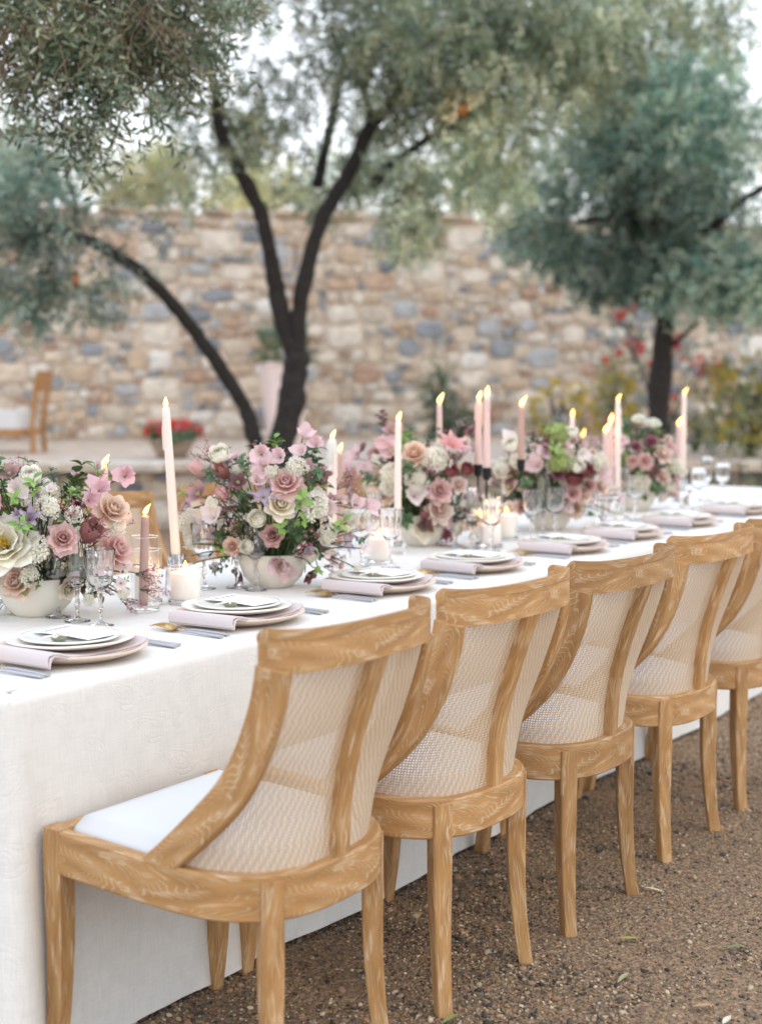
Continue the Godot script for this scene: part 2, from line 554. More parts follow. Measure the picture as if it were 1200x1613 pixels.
func cluster(n: int, cb: Color, ct: Color, size := 0.26) -> ArrayMesh:
	var st := begin()
	if n > 12:
		st.set_color(Color(cb.r * 0.8, cb.g * 0.85, cb.b * 0.7))
		lathe(st, PackedVector2Array([Vector2(0, -0.45), Vector2(0.3, -0.3), Vector2(0.46, 0.0), Vector2(0.36, 0.35), Vector2(0, 0.5)]), 10)
	for i in n:
		var f := (i + 0.5) / n
		var a := i * 2.39996
		var z := 1.0 - f * 1.15
		var rr := sqrt(maxf(0, 1 - z * z))
		var dir := Vector3(rr * cos(a), z, rr * sin(a))
		var b := facing(dir, rn(0, 6))
		var at := dir * rn(0.55, 1.12) * (1.0 + 0.25 * sin(a * 1.0 + 0.7))
		var t := rn(0.85, 1.08)
		for k in 5:
			var b2 := b * Basis(Vector3.UP, TAU * k / 5)
			var p0 := at; var p1 := at + b2 * Vector3(size * 0.75, size * 0.12, -size * 0.34); var p2 := at + b2 * Vector3(size, size * rn(0.0, 0.2), 0); var p3 := at + b2 * Vector3(size * 0.75, size * 0.12, size * 0.34)
			st.set_color(Color(cb.r * t, cb.g * t, cb.b * t)); st.add_vertex(p0)
			st.set_color(Color(ct.r * t, ct.g * t, ct.b * t)); st.add_vertex(p1); st.add_vertex(p2)
			st.set_color(Color(cb.r * t, cb.g * t, cb.b * t)); st.add_vertex(p0)
			st.set_color(Color(ct.r * t, ct.g * t, ct.b * t)); st.add_vertex(p2); st.add_vertex(p3)
	return done(st)

func blade(st: SurfaceTool, at: Vector3, dir: Vector3, up: Vector3, L: float, W: float, c: Color, droop := 0.2, nv := 4) -> void:
	var side := dir.cross(up).normalized()
	var rows := []; var cols := []
	var p := at; var d := dir.normalized()
	for i in nv + 1:
		var s := float(i) / nv
		var w := W * sin(PI * pow(s * 0.96 + 0.02, 0.8))
		rows.append(PackedVector3Array([p - side * w + up * w * 0.35, p, p + side * w + up * w * 0.35]))
		var c2 := c * (0.9 + 0.2 * s)
		cols.append(PackedColorArray([c2, c, c2]))
		d = (d - up * droop / nv).normalized()
		p += d * L / nv
	grid(st, rows, [], false, cols)

func leaf_spray(n: int, c0: Color, c1: Color, L := 0.5, W := 0.17) -> ArrayMesh:
	var st := begin()
	var pts := PackedVector3Array()
	for i in 6: pts.append(Vector3(0.12 * sin(i * 0.8), i * 0.2, 0.1 * sin(i * 0.6)))
	st.set_color(c0)
	tube(st, pts, 0.02, 0.008, 4)
	for i in n:
		var f := 0.15 + 0.85 * i / n
		var at := pts[mini(int(f * 5), 5)]
		var a := i * 2.4 + rn(-0.3, 0.3)
		var d := Vector3(cos(a), 0.55 + f * 0.4, sin(a)).normalized()
		var up := Vector3(-cos(a) * 0.5, 1, -sin(a) * 0.5).normalized()
		blade(st, at, d, up, L * rn(0.7, 1.1), W * rn(0.8, 1.1), c0.lerp(c1, R.randf()), rn(0.3, 1.1))
	return done(st)

func bud_sprig(cf: Color, cg: Color) -> ArrayMesh:
	var st := begin()
	for b in 5:
		var a := b * 1.3
		var dir := Vector3(cos(a) * 0.45, 1, sin(a) * 0.45).normalized() if b else Vector3.UP
		var pts := PackedVector3Array([dir * 0.05, dir * 0.4 + Vector3(0.02, 0, 0), dir * 0.75 + Vector3(0.06 * cos(a), 0, 0), dir * rn(0.9, 1.1)])
		st.set_color(cg)
		tube(st, pts, 0.014, 0.006, 3)
		for i in 13:
			var f := rn(0.15, 1.0)
			var at := pts[0].lerp(pts[3], f)
			var d := Vector3(rn(-1, 1), rn(0, 1), rn(-1, 1)).normalized()
			blade(st, at, d, Vector3.UP, 0.11, 0.022, cg * rn(0.7, 1.3), 0.1, 2)
		for i in 8:
			var f := rn(0.3, 1.05)
			var at := pts[0].lerp(pts[3], f) + Vector3(rn(-0.1, 0.1), rn(-0.04, 0.08), rn(-0.1, 0.1))
			var bs := facing(Vector3(rn(-1, 1), rn(0, 1), rn(-1, 1)), 0)
			var c := cf * rn(0.75, 1.15)
			for k in 5:
				var b2 := bs * Basis(Vector3.UP, TAU * k / 5)
				st.set_color(c); st.add_vertex(at); st.add_vertex(at + b2 * Vector3(0.045, 0.012, -0.022)); st.add_vertex(at + b2 * Vector3(0.045, 0.012, 0.022))
	return done(st)

func flower_meshes() -> void:
	var cream := lin(244, 234, 212); var cream2 := lin(226, 208, 160)
	FL.rose_cream = [rose(lin(242, 228, 188), lin(249, 243, 228)), "garden_rose"]
	FL.rose_blush = [rose(lin(236, 206, 186), lin(246, 228, 216)), "garden_rose"]
	FL.rose_peach = [rose(lin(234, 196, 170), lin(244, 222, 202)), "garden_rose"]
	FL.rose_sand = [rose(lin(222, 182, 158), lin(238, 212, 196), 0.9, 0.06), "garden_rose"]
	FL.rose_dusty = [rose(lin(226, 178, 168), lin(238, 208, 202), 1.1, 0.06), "garden_rose"]
	FL.rose_mauve = [rose(lin(182, 130, 124), lin(216, 178, 172), 0.95, 0.06), "garden_rose"]
	FL.rose_plum = [rose(lin(126, 70, 82), lin(176, 120, 130), 0.8), "garden_rose"]
	FL.ran_white = [ranunculus(lin(236, 232, 208), lin(247, 244, 232)), "ranunculus"]
	FL.ran_wine = [ranunculus(lin(122, 64, 68), lin(164, 98, 98)), "ranunculus"]
	FL.pompom = [pompom(lin(236, 234, 208), lin(247, 246, 236)), "chrysanthemum"]
	FL.tulip_pink = [tulip(lin(226, 190, 180), lin(232, 190, 188)), "tulip"]
	FL.tulip_dark = [tulip(lin(136, 82, 80), lin(166, 112, 108), 0.12), "tulip"]
	FL.hel_mauve = [hellebore(lin(156, 116, 116), lin(196, 160, 158)), "hellebore"]
	FL.hel_plum = [hellebore(lin(100, 64, 68), lin(134, 92, 94)), "hellebore"]
	FL.pea_pink = [sweet_pea(lin(242, 226, 222), lin(236, 204, 206)), "sweet_pea"]
	FL.pea_mauve = [sweet_pea(lin(236, 210, 210), lin(224, 184, 190)), "sweet_pea"]
	FL.pea_pale = [sweet_pea(lin(248, 242, 236), lin(244, 230, 228)), "sweet_pea"]
	FL.peony = [peony(lin(250, 243, 214), lin(252, 249, 240)), "peony"]
	FL.clematis = [starry(6, lin(196, 180, 190), lin(178, 158, 186), 0.24), "clematis"]
	FL.bell = [starry(5, lin(206, 192, 204), lin(188, 170, 192), 0.42, 0.75), "clematis"]
	FL.star_pink = [starry(7, lin(222, 150, 150), lin(236, 192, 192), 0.28), "magnolia"]
	FL.phlox = [cluster(40, lin(226, 222, 196), lin(243, 238, 226), 0.34), "phlox_cluster"]
	FL.lime = [cluster(44, lin(146, 166, 84), lin(184, 198, 130), 0.36), "hydrangea"]
	FL.heather = [cluster(46, lin(120, 50, 70), lin(178, 110, 124), 0.2), "astilbe"]
	FL.wax = [bud_sprig(lin(206, 120, 150), lin(74, 92, 46)), "waxflower_sprig"]
	FL.leaf_bright = [leaf_spray(8, lin(100, 138, 60), lin(142, 172, 92), 0.5, 0.125), "leaf_spray"]
	FL.leaf_dark = [leaf_spray(9, lin(58, 86, 54), lin(98, 124, 78), 0.5, 0.16), "leaf_spray"]
	FL.leaf_plum = [leaf_spray(7, lin(70, 48, 44), lin(112, 74, 66), 0.5, 0.18), "leaf_spray"]

func arrangement(label: String, at: Vector3, spread: float, height: float, heroes: Array, filler: Array, seed_: int, bowl_r := 0.10) -> void:
	R.seed = seed_
	var o := thing("flower_arrangement", label, "flower arrangement", at, TURN, "low flower arrangements down the middle of the table")
	var st := begin()
	lathe(st, PackedVector2Array([Vector2(0.001, 0), Vector2(bowl_r * 0.55, 0.0), Vector2(bowl_r * 0.6, 0.006), Vector2(bowl_r * 0.82, 0.03), Vector2(bowl_r * 0.97, 0.07), Vector2(bowl_r, 0.1), Vector2(bowl_r * 0.97, 0.103), Vector2(bowl_r * 0.93, 0.1), Vector2(bowl_r * 0.8, 0.06), Vector2(0.001, 0.045)]), 36)
	part("bowl", done(st), M.bowl, o)
	var stems := begin()
	var list := heroes.duplicate()
	# smaller blooms fill the dome between the large ones
	for i in 46:
		var d := Vector3(rn(-1, 1), rn(-0.5, 0.9), rn(-0.9, 0.9))
		if d.length() > 1: d = d.normalized() * rn(0.6, 0.95)
		var reach := 1.0 if i % 3 else 1.3
		list.append([filler[i % filler.size()], d.x * spread * 0.9 * reach, 0.12 + height * 0.36 + d.y * height * 0.42, d.z * spread * 0.8 * reach, rn(0.014, 0.025)])
	# low blooms that spill over the rim of the bowl
	for i in 30:
		var far_out := rn(0.5, 1.2) * (1.0 if i % 2 else -1.0)
		list.append([["pea_pale", "phlox", "wax", "pea_pink", "leaf_bright", "rose_blush", "wax", "pea_pale", "phlox", "hel_mauve", "leaf_dark"][i % 11], far_out * spread, rn(0.05, 0.20) * (1.3 - 0.35 * absf(far_out)), rn(-0.6, 0.75) * spread * 0.8, rn(0.013, 0.021) * (1.9 if i % 11 in [2, 4, 6, 10] else 1.0)])
	for i in 15:
		var a := rn(0, TAU)
		var rr := bowl_r * rn(1.05, 1.55)
		list.append([["phlox", "pea_pale", "wax", "pea_pink", "leaf_dark", "wax", "hel_mauve"][i % 7], cos(a) * rr * 1.15, rn(0.055, 0.125), sin(a) * rr, rn(0.018, 0.028) * (1.5 if i % 7 in [2, 4, 5] else 1.0)])
	for h in list:
		var p := Vector3(h[1], h[2], h[3])
		var kind: String = h[0]
		var dir := (Vector3(p.x, (p.y - 0.10) * 0.9, p.z + 0.05).normalized() + Vector3(rn(-0.25, 0.25), rn(-0.1, 0.3), rn(-0.1, 0.35))).normalized()
		if kind.begins_with("tulip"): dir = (Vector3(p.x * 1.6, 0.16, p.z).normalized() + Vector3(0, 0.4, 0)).normalized()
		if kind.begins_with("pea"): dir = (dir + Vector3(rn(-0.5, 0.5), rn(-0.5, 0.2), 0.4)).normalized()
		var s: float = h[4]
		if kind.begins_with("rose"): s *= 0.86
		var b := facing(dir, rn(0, TAU)).scaled(Vector3(s, s, s) * rn(0.94, 1.06))
		part(FL[kind][1], FL[kind][0], M.leaf if kind.begins_with("leaf") else M.petal, o, Transform3D(b, p))
		var root := Vector3(p.x * 0.12 + rn(-0.03, 0.03), 0.09, p.z * 0.12 + rn(-0.03, 0.03))
		if p.y < 0.21:
			var flat := Vector3(p.x, 0, p.z).normalized() * bowl_r * 0.85
			root = Vector3(flat.x, 0.098, flat.z)
		var mid := root.lerp(p, 0.55) + Vector3(0, 0.25 * absf(p.x) if p.y >= 0.21 else 0.012, 0)
		tube(stems, curve(PackedVector3Array([root, mid, p - dir * s * 0.4]), 4), 0.0022, 0.0016, 4)
	part("stems", done(stems), M.stem, o).set_meta("kind", "stuff")
	# greenery packed between the blooms
	for g in [["leaf_dark", 36], ["leaf_bright", 30], ["leaf_plum", 12], ["wax", 26]]:
		var xs := []; var cs := PackedColorArray()
		for i in g[1]:
			var d := Vector3(rn(-1, 1), rn(-0.8, 0.8), rn(-1, 1))
			if d.length() > 1: d = d.normalized() * rn(0.5, 0.95)
			var p := Vector3(d.x * spread * (0.72 if g[0] != "wax" else 1.0), 0.12 + height * 0.36 + d.y * height * 0.42, d.z * spread * 0.68)
			if i % 4 == 0: p = Vector3(rn(-1, 1), 0, rn(-1, 1)).normalized() * bowl_r * rn(0.8, 1.25) + Vector3(0, rn(0.10, 0.17), 0)
			p.y = maxf(p.y, 0.085)
			var dir := (Vector3(p.x, p.y - 0.12, p.z) * 4.0 + Vector3(rn(-0.5, 0.5), rn(-0.3, 0.6), rn(-0.5, 0.5))).normalized()
			var s := rn(0.05, 0.085)
			xs.append(Transform3D(facing(dir, rn(0, TAU)).scaled(Vector3(s, s, s)), p))
			cs.append(Color.WHITE * rn(0.8, 1.1))
		scatter("foliage" if g[0] != "wax" else "waxflower", FL[g[0]][0], M.leaf, xs, cs, o)

# ---------------------------------------------------------------- chairs (local: +z is the back, y up)
func seat_y(z: float) -> float:
	return 0.477 + 0.026 * clampf((0.07 - z) / 0.53, 0.0, 1.0)

func seat_outline(inset: float) -> PackedVector3Array:
	var o := PackedVector3Array()
	var hw := 0.262 - inset
	o.append(Vector3(-hw, 0, -0.468)); o.append(Vector3(-hw, 0, -0.38)); o.append(Vector3(-hw, 0, -0.29))
	for i in 25:
		var a := PI * i / 24.0
		var c := -cos(a); var s := sin(a)
		o.append(Vector3(hw * signf(c) * pow(absf(c), 0.72), 0, -0.20 + (0.278 - inset) * pow(s, 0.72)))
	o.append(Vector3(hw, 0, -0.29)); o.append(Vector3(hw, 0, -0.38)); o.append(Vector3(hw, 0, -0.468))
	return o

const STILE := [[0.462, -0.197], [0.500, -0.150], [0.545, -0.098], [0.590, -0.050], [0.640, -0.003], [0.700, 0.035], [0.760, 0.061], [0.820, 0.080], [0.878, 0.091]]
const POST := [[0.455, 0.054], [0.56, 0.058], [0.65, 0.072], [0.74, 0.098], [0.82, 0.126], [0.878, 0.147]]

func at_height(t: Array, y: float) -> float:
	for i in t.size() - 1:
		if y <= t[i + 1][0]: return lerpf(t[i][1], t[i + 1][1], clampf((y - t[i][0]) / (t[i + 1][0] - t[i][0]), 0, 1))
	return t[-1][1]

func make_chair(called: String, label: String, group: String) -> Node3D:
	var o := thing(called, label, "chair", Vector3.ZERO, 0, group)
	var w: Material = M.wood0
	# seat rail
	var st := begin()
	var P := seat_outline(0.015)
	var X := PackedVector3Array(); var Y := PackedVector3Array(); var O := PackedVector3Array()
	for i in P.size():
		var t := (P[mini(i + 1, P.size() - 1)] - P[maxi(i - 1, 0)]).normalized()
		X.append(Vector3(t.z, 0, -t.x) * -1.0); Y.append(Vector3.UP)
		O.append(P[i] + Vector3(0, seat_y(P[i].z) - 0.044, 0))
	for i in X.size():
		if X[i].dot(P[i] - Vector3(0, 0, -0.2)) < 0 and P[i].z > -0.2: X[i] = -X[i]
	for i in X.size(): X[i] = X[i] if (X[i].x * P[i].x > 0 or P[i].z > 0.0) else -X[i]
	sweep(st, O, X, Y, crect(0.030, 0.088, 0.004))
	part("seat_frame", done(st), w, o)
	st = begin()
	var fy := seat_y(-0.46) - 0.044
	sweep(st, PackedVector3Array([Vector3(-0.2315, fy, -0.452), Vector3(0.2315, fy, -0.452)]), PackedVector3Array([Vector3.FORWARD, Vector3.FORWARD]), PackedVector3Array([Vector3.UP, Vector3.UP]), crect(0.030, 0.086, 0.004))
	part("front_rail", done(st), M.grain0, o)
	# cushion
	st = begin()
	var rows := []; var uvs := []
	var C := seat_outline(0.032)
	C.append(Vector3(0.1, 0, -0.437)); C.append(Vector3(0, 0, -0.437)); C.append(Vector3(-0.1, 0, -0.437))
	for i in C.size():
		if C[i].z < -0.437: C[i].z = -0.437
	C.append(C[0])
	var ctr := Vector3(0, 0, -0.19)
	for k in 10:
		var f := 1.0 - k / 9.0
		var row := PackedVector3Array(); var ur := PackedVector2Array()
		for q in C:
			var p := ctr + (q - ctr) * (f if k > 0 else 1.0)
			var hgt := -0.02 if k == 0 else 0.007 + 0.036 * pow(1.0 - pow(f * 0.985, 3.2), 0.75)
			p.y = seat_y(p.z) + hgt
			row.append(p); ur.append(Vector2(p.x, p.z) * 3)
		rows.append(row); uvs.append(ur)
	grid(st, rows, uvs, true)
	part("seat_cushion", done(st), M.cushion, o)
	# side stiles, sweeping from the seat rail up to the crest
	for s: float in [-1.0, 1.0]:
		st = begin()
		var keys := PackedVector3Array()
		for q in STILE: keys.append(Vector3(s * lerpf(0.2465, 0.2345, smooth(0.50, 0.85, q[0])), q[0], q[1]))
		O = curve(keys, 3)
		X = PackedVector3Array(); Y = PackedVector3Array(); var S := PackedVector2Array()
		for i in O.size():
			var t := (O[mini(i + 1, O.size() - 1)] - O[maxi(i - 1, 0)]).normalized()
			var ph := 0.10 * smooth(0.52, 0.86, O[i].y)
			var nn := Vector3(s * cos(ph), 0, sin(ph))
			var x := (nn - t * t.dot(nn)).normalized()
			X.append(x); Y.append(t.cross(x) * s)
			S.append(Vector2(1, lerpf(0.86, 1.0, smooth(0.0, 0.4, float(i) / O.size()))))
		sweep(st, O, X, Y, crect(0.027, 0.066, 0.004), S)
		part("stile", done(st), w, o)
	# centre post
	st = begin()
	var pk := PackedVector3Array()
	for q in POST: pk.append(Vector3(0, q[0], q[1]))
	O = curve(pk, 3)
	X = PackedVector3Array(); Y = PackedVector3Array()
	for i in O.size():
		var t := (O[mini(i + 1, O.size() - 1)] - O[maxi(i - 1, 0)]).normalized()
		X.append(Vector3.RIGHT); Y.append(t.cross(Vector3.RIGHT))
	sweep(st, O, X, Y, crect(0.040, 0.041, 0.004))
	part("centre_post", done(st), M.grain0, o)
	# crest rail with a moulded lip
	st = begin()
	var ck := PackedVector3Array([Vector3(-0.2370, 0, 0.064), Vector3(-0.2365, 0, 0.092), Vector3(-0.2240, 0, 0.120), Vector3(-0.1940, 0, 0.144), Vector3(-0.1400, 0, 0.159), Vector3(-0.0700, 0, 0.167), Vector3(0, 0, 0.169), Vector3(0.0700, 0, 0.167), Vector3(0.1400, 0, 0.159), Vector3(0.1940, 0, 0.144), Vector3(0.2240, 0, 0.120), Vector3(0.2365, 0, 0.092), Vector3(0.2370, 0, 0.064)])
	O = curve(ck, 4)
	X = PackedVector3Array(); Y = PackedVector3Array(); var S2 := PackedVector2Array()
	for i in O.size():
		var t := (O[mini(i + 1, O.size() - 1)] - O[maxi(i - 1, 0)]).normalized()
		X.append(t.cross(Vector3.UP) * -1.0); Y.append(Vector3.UP)
		if X[i].z < 0: X[i] = -X[i]
		O[i].y = 0.95
		var fromend := mini(i, O.size() - 1 - i)
		var low: float = [0.010, 0.003, 0.0, 0.0][mini(fromend, 3)]
		O[i].y -= low
		S2.append(Vector2(0.65 if fromend == 0 else (0.85 if fromend == 1 else 1.0), (0.078 - low) / 0.078))
	var sec := PackedVector2Array([Vector2(-0.013, -0.078), Vector2(0.012, -0.078), Vector2(0.014, -0.074), Vector2(0.013, -0.034), Vector2(0.004, -0.028), Vector2(0.004, -0.022), Vector2(0.026, -0.020), Vector2(0.030, -0.014), Vector2(0.028, -0.005), Vector2(0.020, 0.0), Vector2(-0.012, 0.0), Vector2(-0.018, -0.005), Vector2(-0.018, -0.013), Vector2(-0.013, -0.02)])
	sweep(st, O, X, Y, sec, S2)
	part("crest_rail", done(st), w, o)
	# woven cane on either side of the post
	for s: float in [-1.0, 1.0]:
		st = begin()
		rows = []; uvs = []
		var lenv := 0.0
		var last := Vector3.ZERO
		for i in 15:
			var v := i / 14.0
			var y := lerpf(0.470, 0.885, v)
			var sx := lerpf(0.236, 0.223, smooth(0, 0.8, v))
			var sz := at_height(STILE, y) + lerpf(0.008, 0.014, v)
			var pz := at_height(POST, y) - 0.002
			var row := PackedVector3Array(); var ur := PackedVector2Array()
			var lu := 0.0
			var e := lerpf(0.74, 0.95, smooth(0, 0.8, v))
			for j in 15:
				var a := PI / 2 * j / 14.0
				var p := Vector3(s * sx * pow(cos(a), e), y, sz + (pz - sz) * pow(sin(a), e))
				p.y += (seat_y(p.z) - 0.477) * (1.0 - v)
				if j > 0: lu += p.distance_to(row[-1])
				row.append(p); ur.append(Vector2(lu, 0))
			if i > 0: lenv += row[10].distance_to(last)
			last = row[10]
			for j in 15: ur[j] = Vector2((lu - ur[j].x) / 0.052, lenv / 0.052)
			rows.append(row); uvs.append(ur)
		grid(st, rows, uvs, s > 0)
		# the strands have thickness: a second face just behind the first
		var inner := []
		for i in rows.size():
			var row := PackedVector3Array()
			for j in 15:
				var du: Vector3 = rows[i][mini(j + 1, 14)] - rows[i][maxi(j - 1, 0)]
				var dv: Vector3 = rows[mini(i + 1, 14)][j] - rows[maxi(i - 1, 0)][j]
				var nn := du.cross(dv).normalized()
				if nn.z > 0: nn = -nn
				row.append(rows[i][j] + nn * 0.0010)
			inner.append(row)
		grid(st, inner, uvs, s > 0)
		var panel := part("cane_panel", done(st), M.cane, o)
		st = begin()
		var left := PackedVector3Array(); var right := PackedVector3Array()
		for q in rows:
			left.append(q[0]); right.append(q[14])
		var out := Vector3(0, 0, 0.002)
		for edge in [left, right, rows[0]]:
			var e2 := PackedVector3Array()
			for q: Vector3 in edge: e2.append(q + out)
			tube(st, e2, 0.0028, 0.0028, 6)
		part("cane_spline", done(st), M.straw, panel)
	# legs
	for s: float in [-1.0, 1.0]:
		var n := Vector3(s * 0.57, 0, 0.82); var t := Vector3(0.82, 0, -s * 0.57)
		var r0 := Vector3(s * 0.1665, 0, 0.0245)
		st = begin()
		O = curve(PackedVector3Array([r0 + n * 0.026 + Vector3(0, -0.004, 0), r0 + n * 0.010 + Vector3(0, 0.11, 0), r0 + n * 0.001 + Vector3(0, 0.24, 0), r0 + Vector3(0, 0.36, 0), r0 + Vector3(0, 0.467, 0)]), 3)
		X = PackedVector3Array(); Y = PackedVector3Array(); var S3 := PackedVector2Array()
		for i in O.size():
			X.append(t); Y.append(n)
			var k := lerpf(0.74, 1.0, smooth(0, 0.75, float(i) / (O.size() - 1)))
			S3.append(Vector2(k, k))
		sweep(st, O, X, Y, crect(0.044, 0.044, 0.003), S3)
		part("leg", done(st), M.grain0, o)
		st = begin()
		var f0 := Vector3(s * 0.241, 0, -0.447)
		O = curve(PackedVector3Array([f0 + Vector3(s * 0.004, -0.004, -0.022), f0 + Vector3(s * 0.002, 0.12, -0.006), f0 + Vector3(0, 0.26, 0.0), f0 + Vector3(0, 0.40, 0), f0 + Vector3(0, 0.504, 0)]), 3)
		X = PackedVector3Array(); Y = PackedVector3Array(); S3 = PackedVector2Array()
		for i in O.size():
			X.append(Vector3.RIGHT); Y.append(Vector3.FORWARD)
			var k := lerpf(0.72, 1.0, smooth(0, 0.8, float(i) / (O.size() - 1)))
			S3.append(Vector2(k, k))
		sweep(st, O, X, Y, crect(0.045, 0.046, 0.003), S3)
		part("leg", done(st), M.grain0, o)
	return o

func rewood(o: Node3D, k: int) -> void:
	for c in o.get_children():
		if c is MeshInstance3D and not c.name.begins_with("seat_cushion") and not c.name.begins_with("cane"):
			var fine: bool = c.name.begins_with("leg") or c.name.begins_with("centre") or c.name.begins_with("front")
			c.set_surface_override_material(0, M[("grain%d" if fine else "wood%d") % (k % 7)])

# ---------------------------------------------------------------- table
const X0 := 1.93
const X1 := 8.25
const Z0 := -3.255
const Z1 := -2.135

func table() -> void:
	var t := thing("banquet_table", "long wooden banquet table hidden under the white cloth", "table")
	var b := BoxMesh.new(); b.size = Vector3(X1 - X0 - 0.03, 0.03, Z1 - Z0 - 0.03)
	part("tabletop", b, M.wood1, t, Transform3D(Basis(), Vector3((X0 + X1) / 2, TOP - 0.022, (Z0 + Z1) / 2)))
	for x in [X0 + 0.2, (X0 + X1) / 2, X1 - 0.2]:
		for z in [Z0 + 0.15, Z1 - 0.15]:
			var l := BoxMesh.new(); l.size = Vector3(0.07, TOP - 0.04, 0.07)
			part("leg", l, M.wood1, t, Transform3D(Basis(), Vector3(x, (TOP - 0.04) / 2, z)))
	# cloth: rows go from the top's middle line over the edge and down
	var st := begin()
	var per := PackedVector3Array(); var nor := PackedVector3Array(); var cor := PackedFloat32Array(); var us := PackedFloat32Array()
	var cr := 0.05
	var corners := [Vector3(X1 - cr, 0, Z1 - cr), Vector3(X0 + cr, 0, Z1 - cr), Vector3(X0 + cr, 0, Z0 + cr), Vector3(X1 - cr, 0, Z0 + cr)]
	for c in 4:
		var a0 := PI / 2 * (c + 0.0) 
		for i in 9:
			var a := PI / 2 - a0 - PI / 2 * (1.0 - i / 8.0) * 1.0
			a = PI / 2 * c + PI / 2 * i / 8.0
			var d := Vector3(cos(a), 0, sin(a))
			per.append(corners[c] + d * cr); nor.append(d); cor.append(sin(PI * i / 8.0))
		var nx: Vector3 = corners[(c + 1) % 4] - corners[c]
		var n := int(nx.length() / 0.05)
		var d2 := Vector3(cos(PI / 2 * (c + 1)), 0, sin(PI / 2 * (c + 1)))
		for i in range(1, n):
			per.append(corners[c] + nx * (float(i) / n) + d2 * cr); nor.append(d2)
			cor.append(0.45 * maxf(exp(-nx.length() * i / n / 0.10), exp(-nx.length() * (1.0 - float(i) / n) / 0.10)))
	per.append(per[0]); nor.append(nor[0]); cor.append(cor[0])
	var u := 0.0
	for i in per.size():
		if i > 0: u += per[i].distance_to(per[i - 1]) + (0.008 if cor[i] > 0.3 else 0.0)
		us.append(u)
	var rows := []; var uvs := []
	var mid := Vector3((X0 + X1) / 2, 0, (Z0 + Z1) / 2)
	var prof := [[-0.5, 0.0], [-0.16, 0.0], [-0.06, 0.0], [-0.02, -0.0006], [-0.008, -0.003], [-0.002, -0.009], [0.0005, -0.018], [0.002, -0.04]]
	for k in 20: prof.append([0.003 + 0.040 * (k + 1) / 20.0, -0.04 - 0.712 * (k + 1) / 20.0])
	for k in prof.size():
		var row := PackedVector3Array(); var ur := PackedVector2Array()
		var off: float = prof[k][0]; var dy: float = prof[k][1]
		var drop := clampf((-dy - 0.03) / 0.72, 0, 1)
		for i in per.size():
			var p: Vector3 = per[i] + nor[i] * off
			if k == 0:
				p = Vector3(clampf(per[i].x, X0 + 0.5, X1 - 0.5), 0, mid.z)
			var w := noise.get_noise_2d(us[i] * 90.0, 3.0) * 0.036 + noise.get_noise_2d(us[i] * 240.0, 30.0 + drop * 30.0) * 0.022
			p += nor[i] * drop * (w + cor[i] * 0.07 + 0.012 * sin(us[i] * 21.0) * cor[i])
			var crease := exp(-pow((drop - 0.42) / 0.006, 2.0)) * 0.003 + exp(-pow((us[i] - 0.62) / 0.006, 2.0)) * 0.002 * drop
			p += nor[i] * crease
			p.y = TOP + dy + 0.004 + (noise.get_noise_2d(p.x * 300.0, p.z * 300.0) * 0.0012 if k < 3 else 0.0)
			if k == prof.size() - 1: p.y += noise.get_noise_2d(us[i] * 120.0, 90.0) * 0.006
			p.y = maxf(p.y, 0.008)
			row.append(p)
			ur.append(Vector2(us[i], off if off < 0 else -dy) / 0.62)
		rows.append(row); uvs.append(ur)
	grid(st, rows, uvs, false)
	single("tablecloth", done(st), M.cloth, "ivory damask tablecloth draped to the ground over the long table", "tablecloth")

# ---------------------------------------------------------------- tableware
func plate_mesh(r: float, h: float, wob: float, rim := 0.78) -> ArrayMesh:
	var st := begin()
	lathe(st, PackedVector2Array([Vector2(0.001, 0), Vector2(r * 0.6, 0), Vector2(r * 0.66, 0.001), Vector2(r * 0.9, h * 0.62), Vector2(r * 0.992, h * 0.92), Vector2(r, h), Vector2(r * 0.985, h + 0.0035), Vector2(r * 0.9, h * 0.8 + 0.003), Vector2(r * rim, h * 0.42 + 0.003), Vector2(r * 0.66, 0.006), Vector2(0.001, 0.005)]), 56, Vector3.ZERO, 0, 0, false, wob)
	return done(st)

func napkin_mesh() -> ArrayMesh:
	# folded strip lying on the charger and hanging over its front rim
	var st := begin()
	var path := [[-0.125, 0.029], [-0.10, 0.020], [-0.07, 0.016], [-0.02, 0.014], [0.06, 0.016], [0.11, 0.022], [0.140, 0.031], [0.156, 0.035], [0.166, 0.031], [0.170, 0.021], [0.172, 0.010]]
	for layer in 2:
		var O := PackedVector3Array(); var X := PackedVector3Array(); var Y := PackedVector3Array()
		for i in path.size():
			O.append(Vector3(0.004 * sin(i * 1.3) * layer, path[i][1] + layer * 0.0052, path[i][0] + (0.0045 * layer if i > 6 else 0.0)))
		for i in O.size():
			var t := (O[mini(i + 1, O.size() - 1)] - O[maxi(i - 1, 0)]).normalized()
			X.append(Vector3.RIGHT); Y.append(t.cross(Vector3.RIGHT) * -1.0)
		sweep(st, O, X, Y, crect(0.205 - 0.004 * layer, 0.0056, 0.0024))
	return done(st)

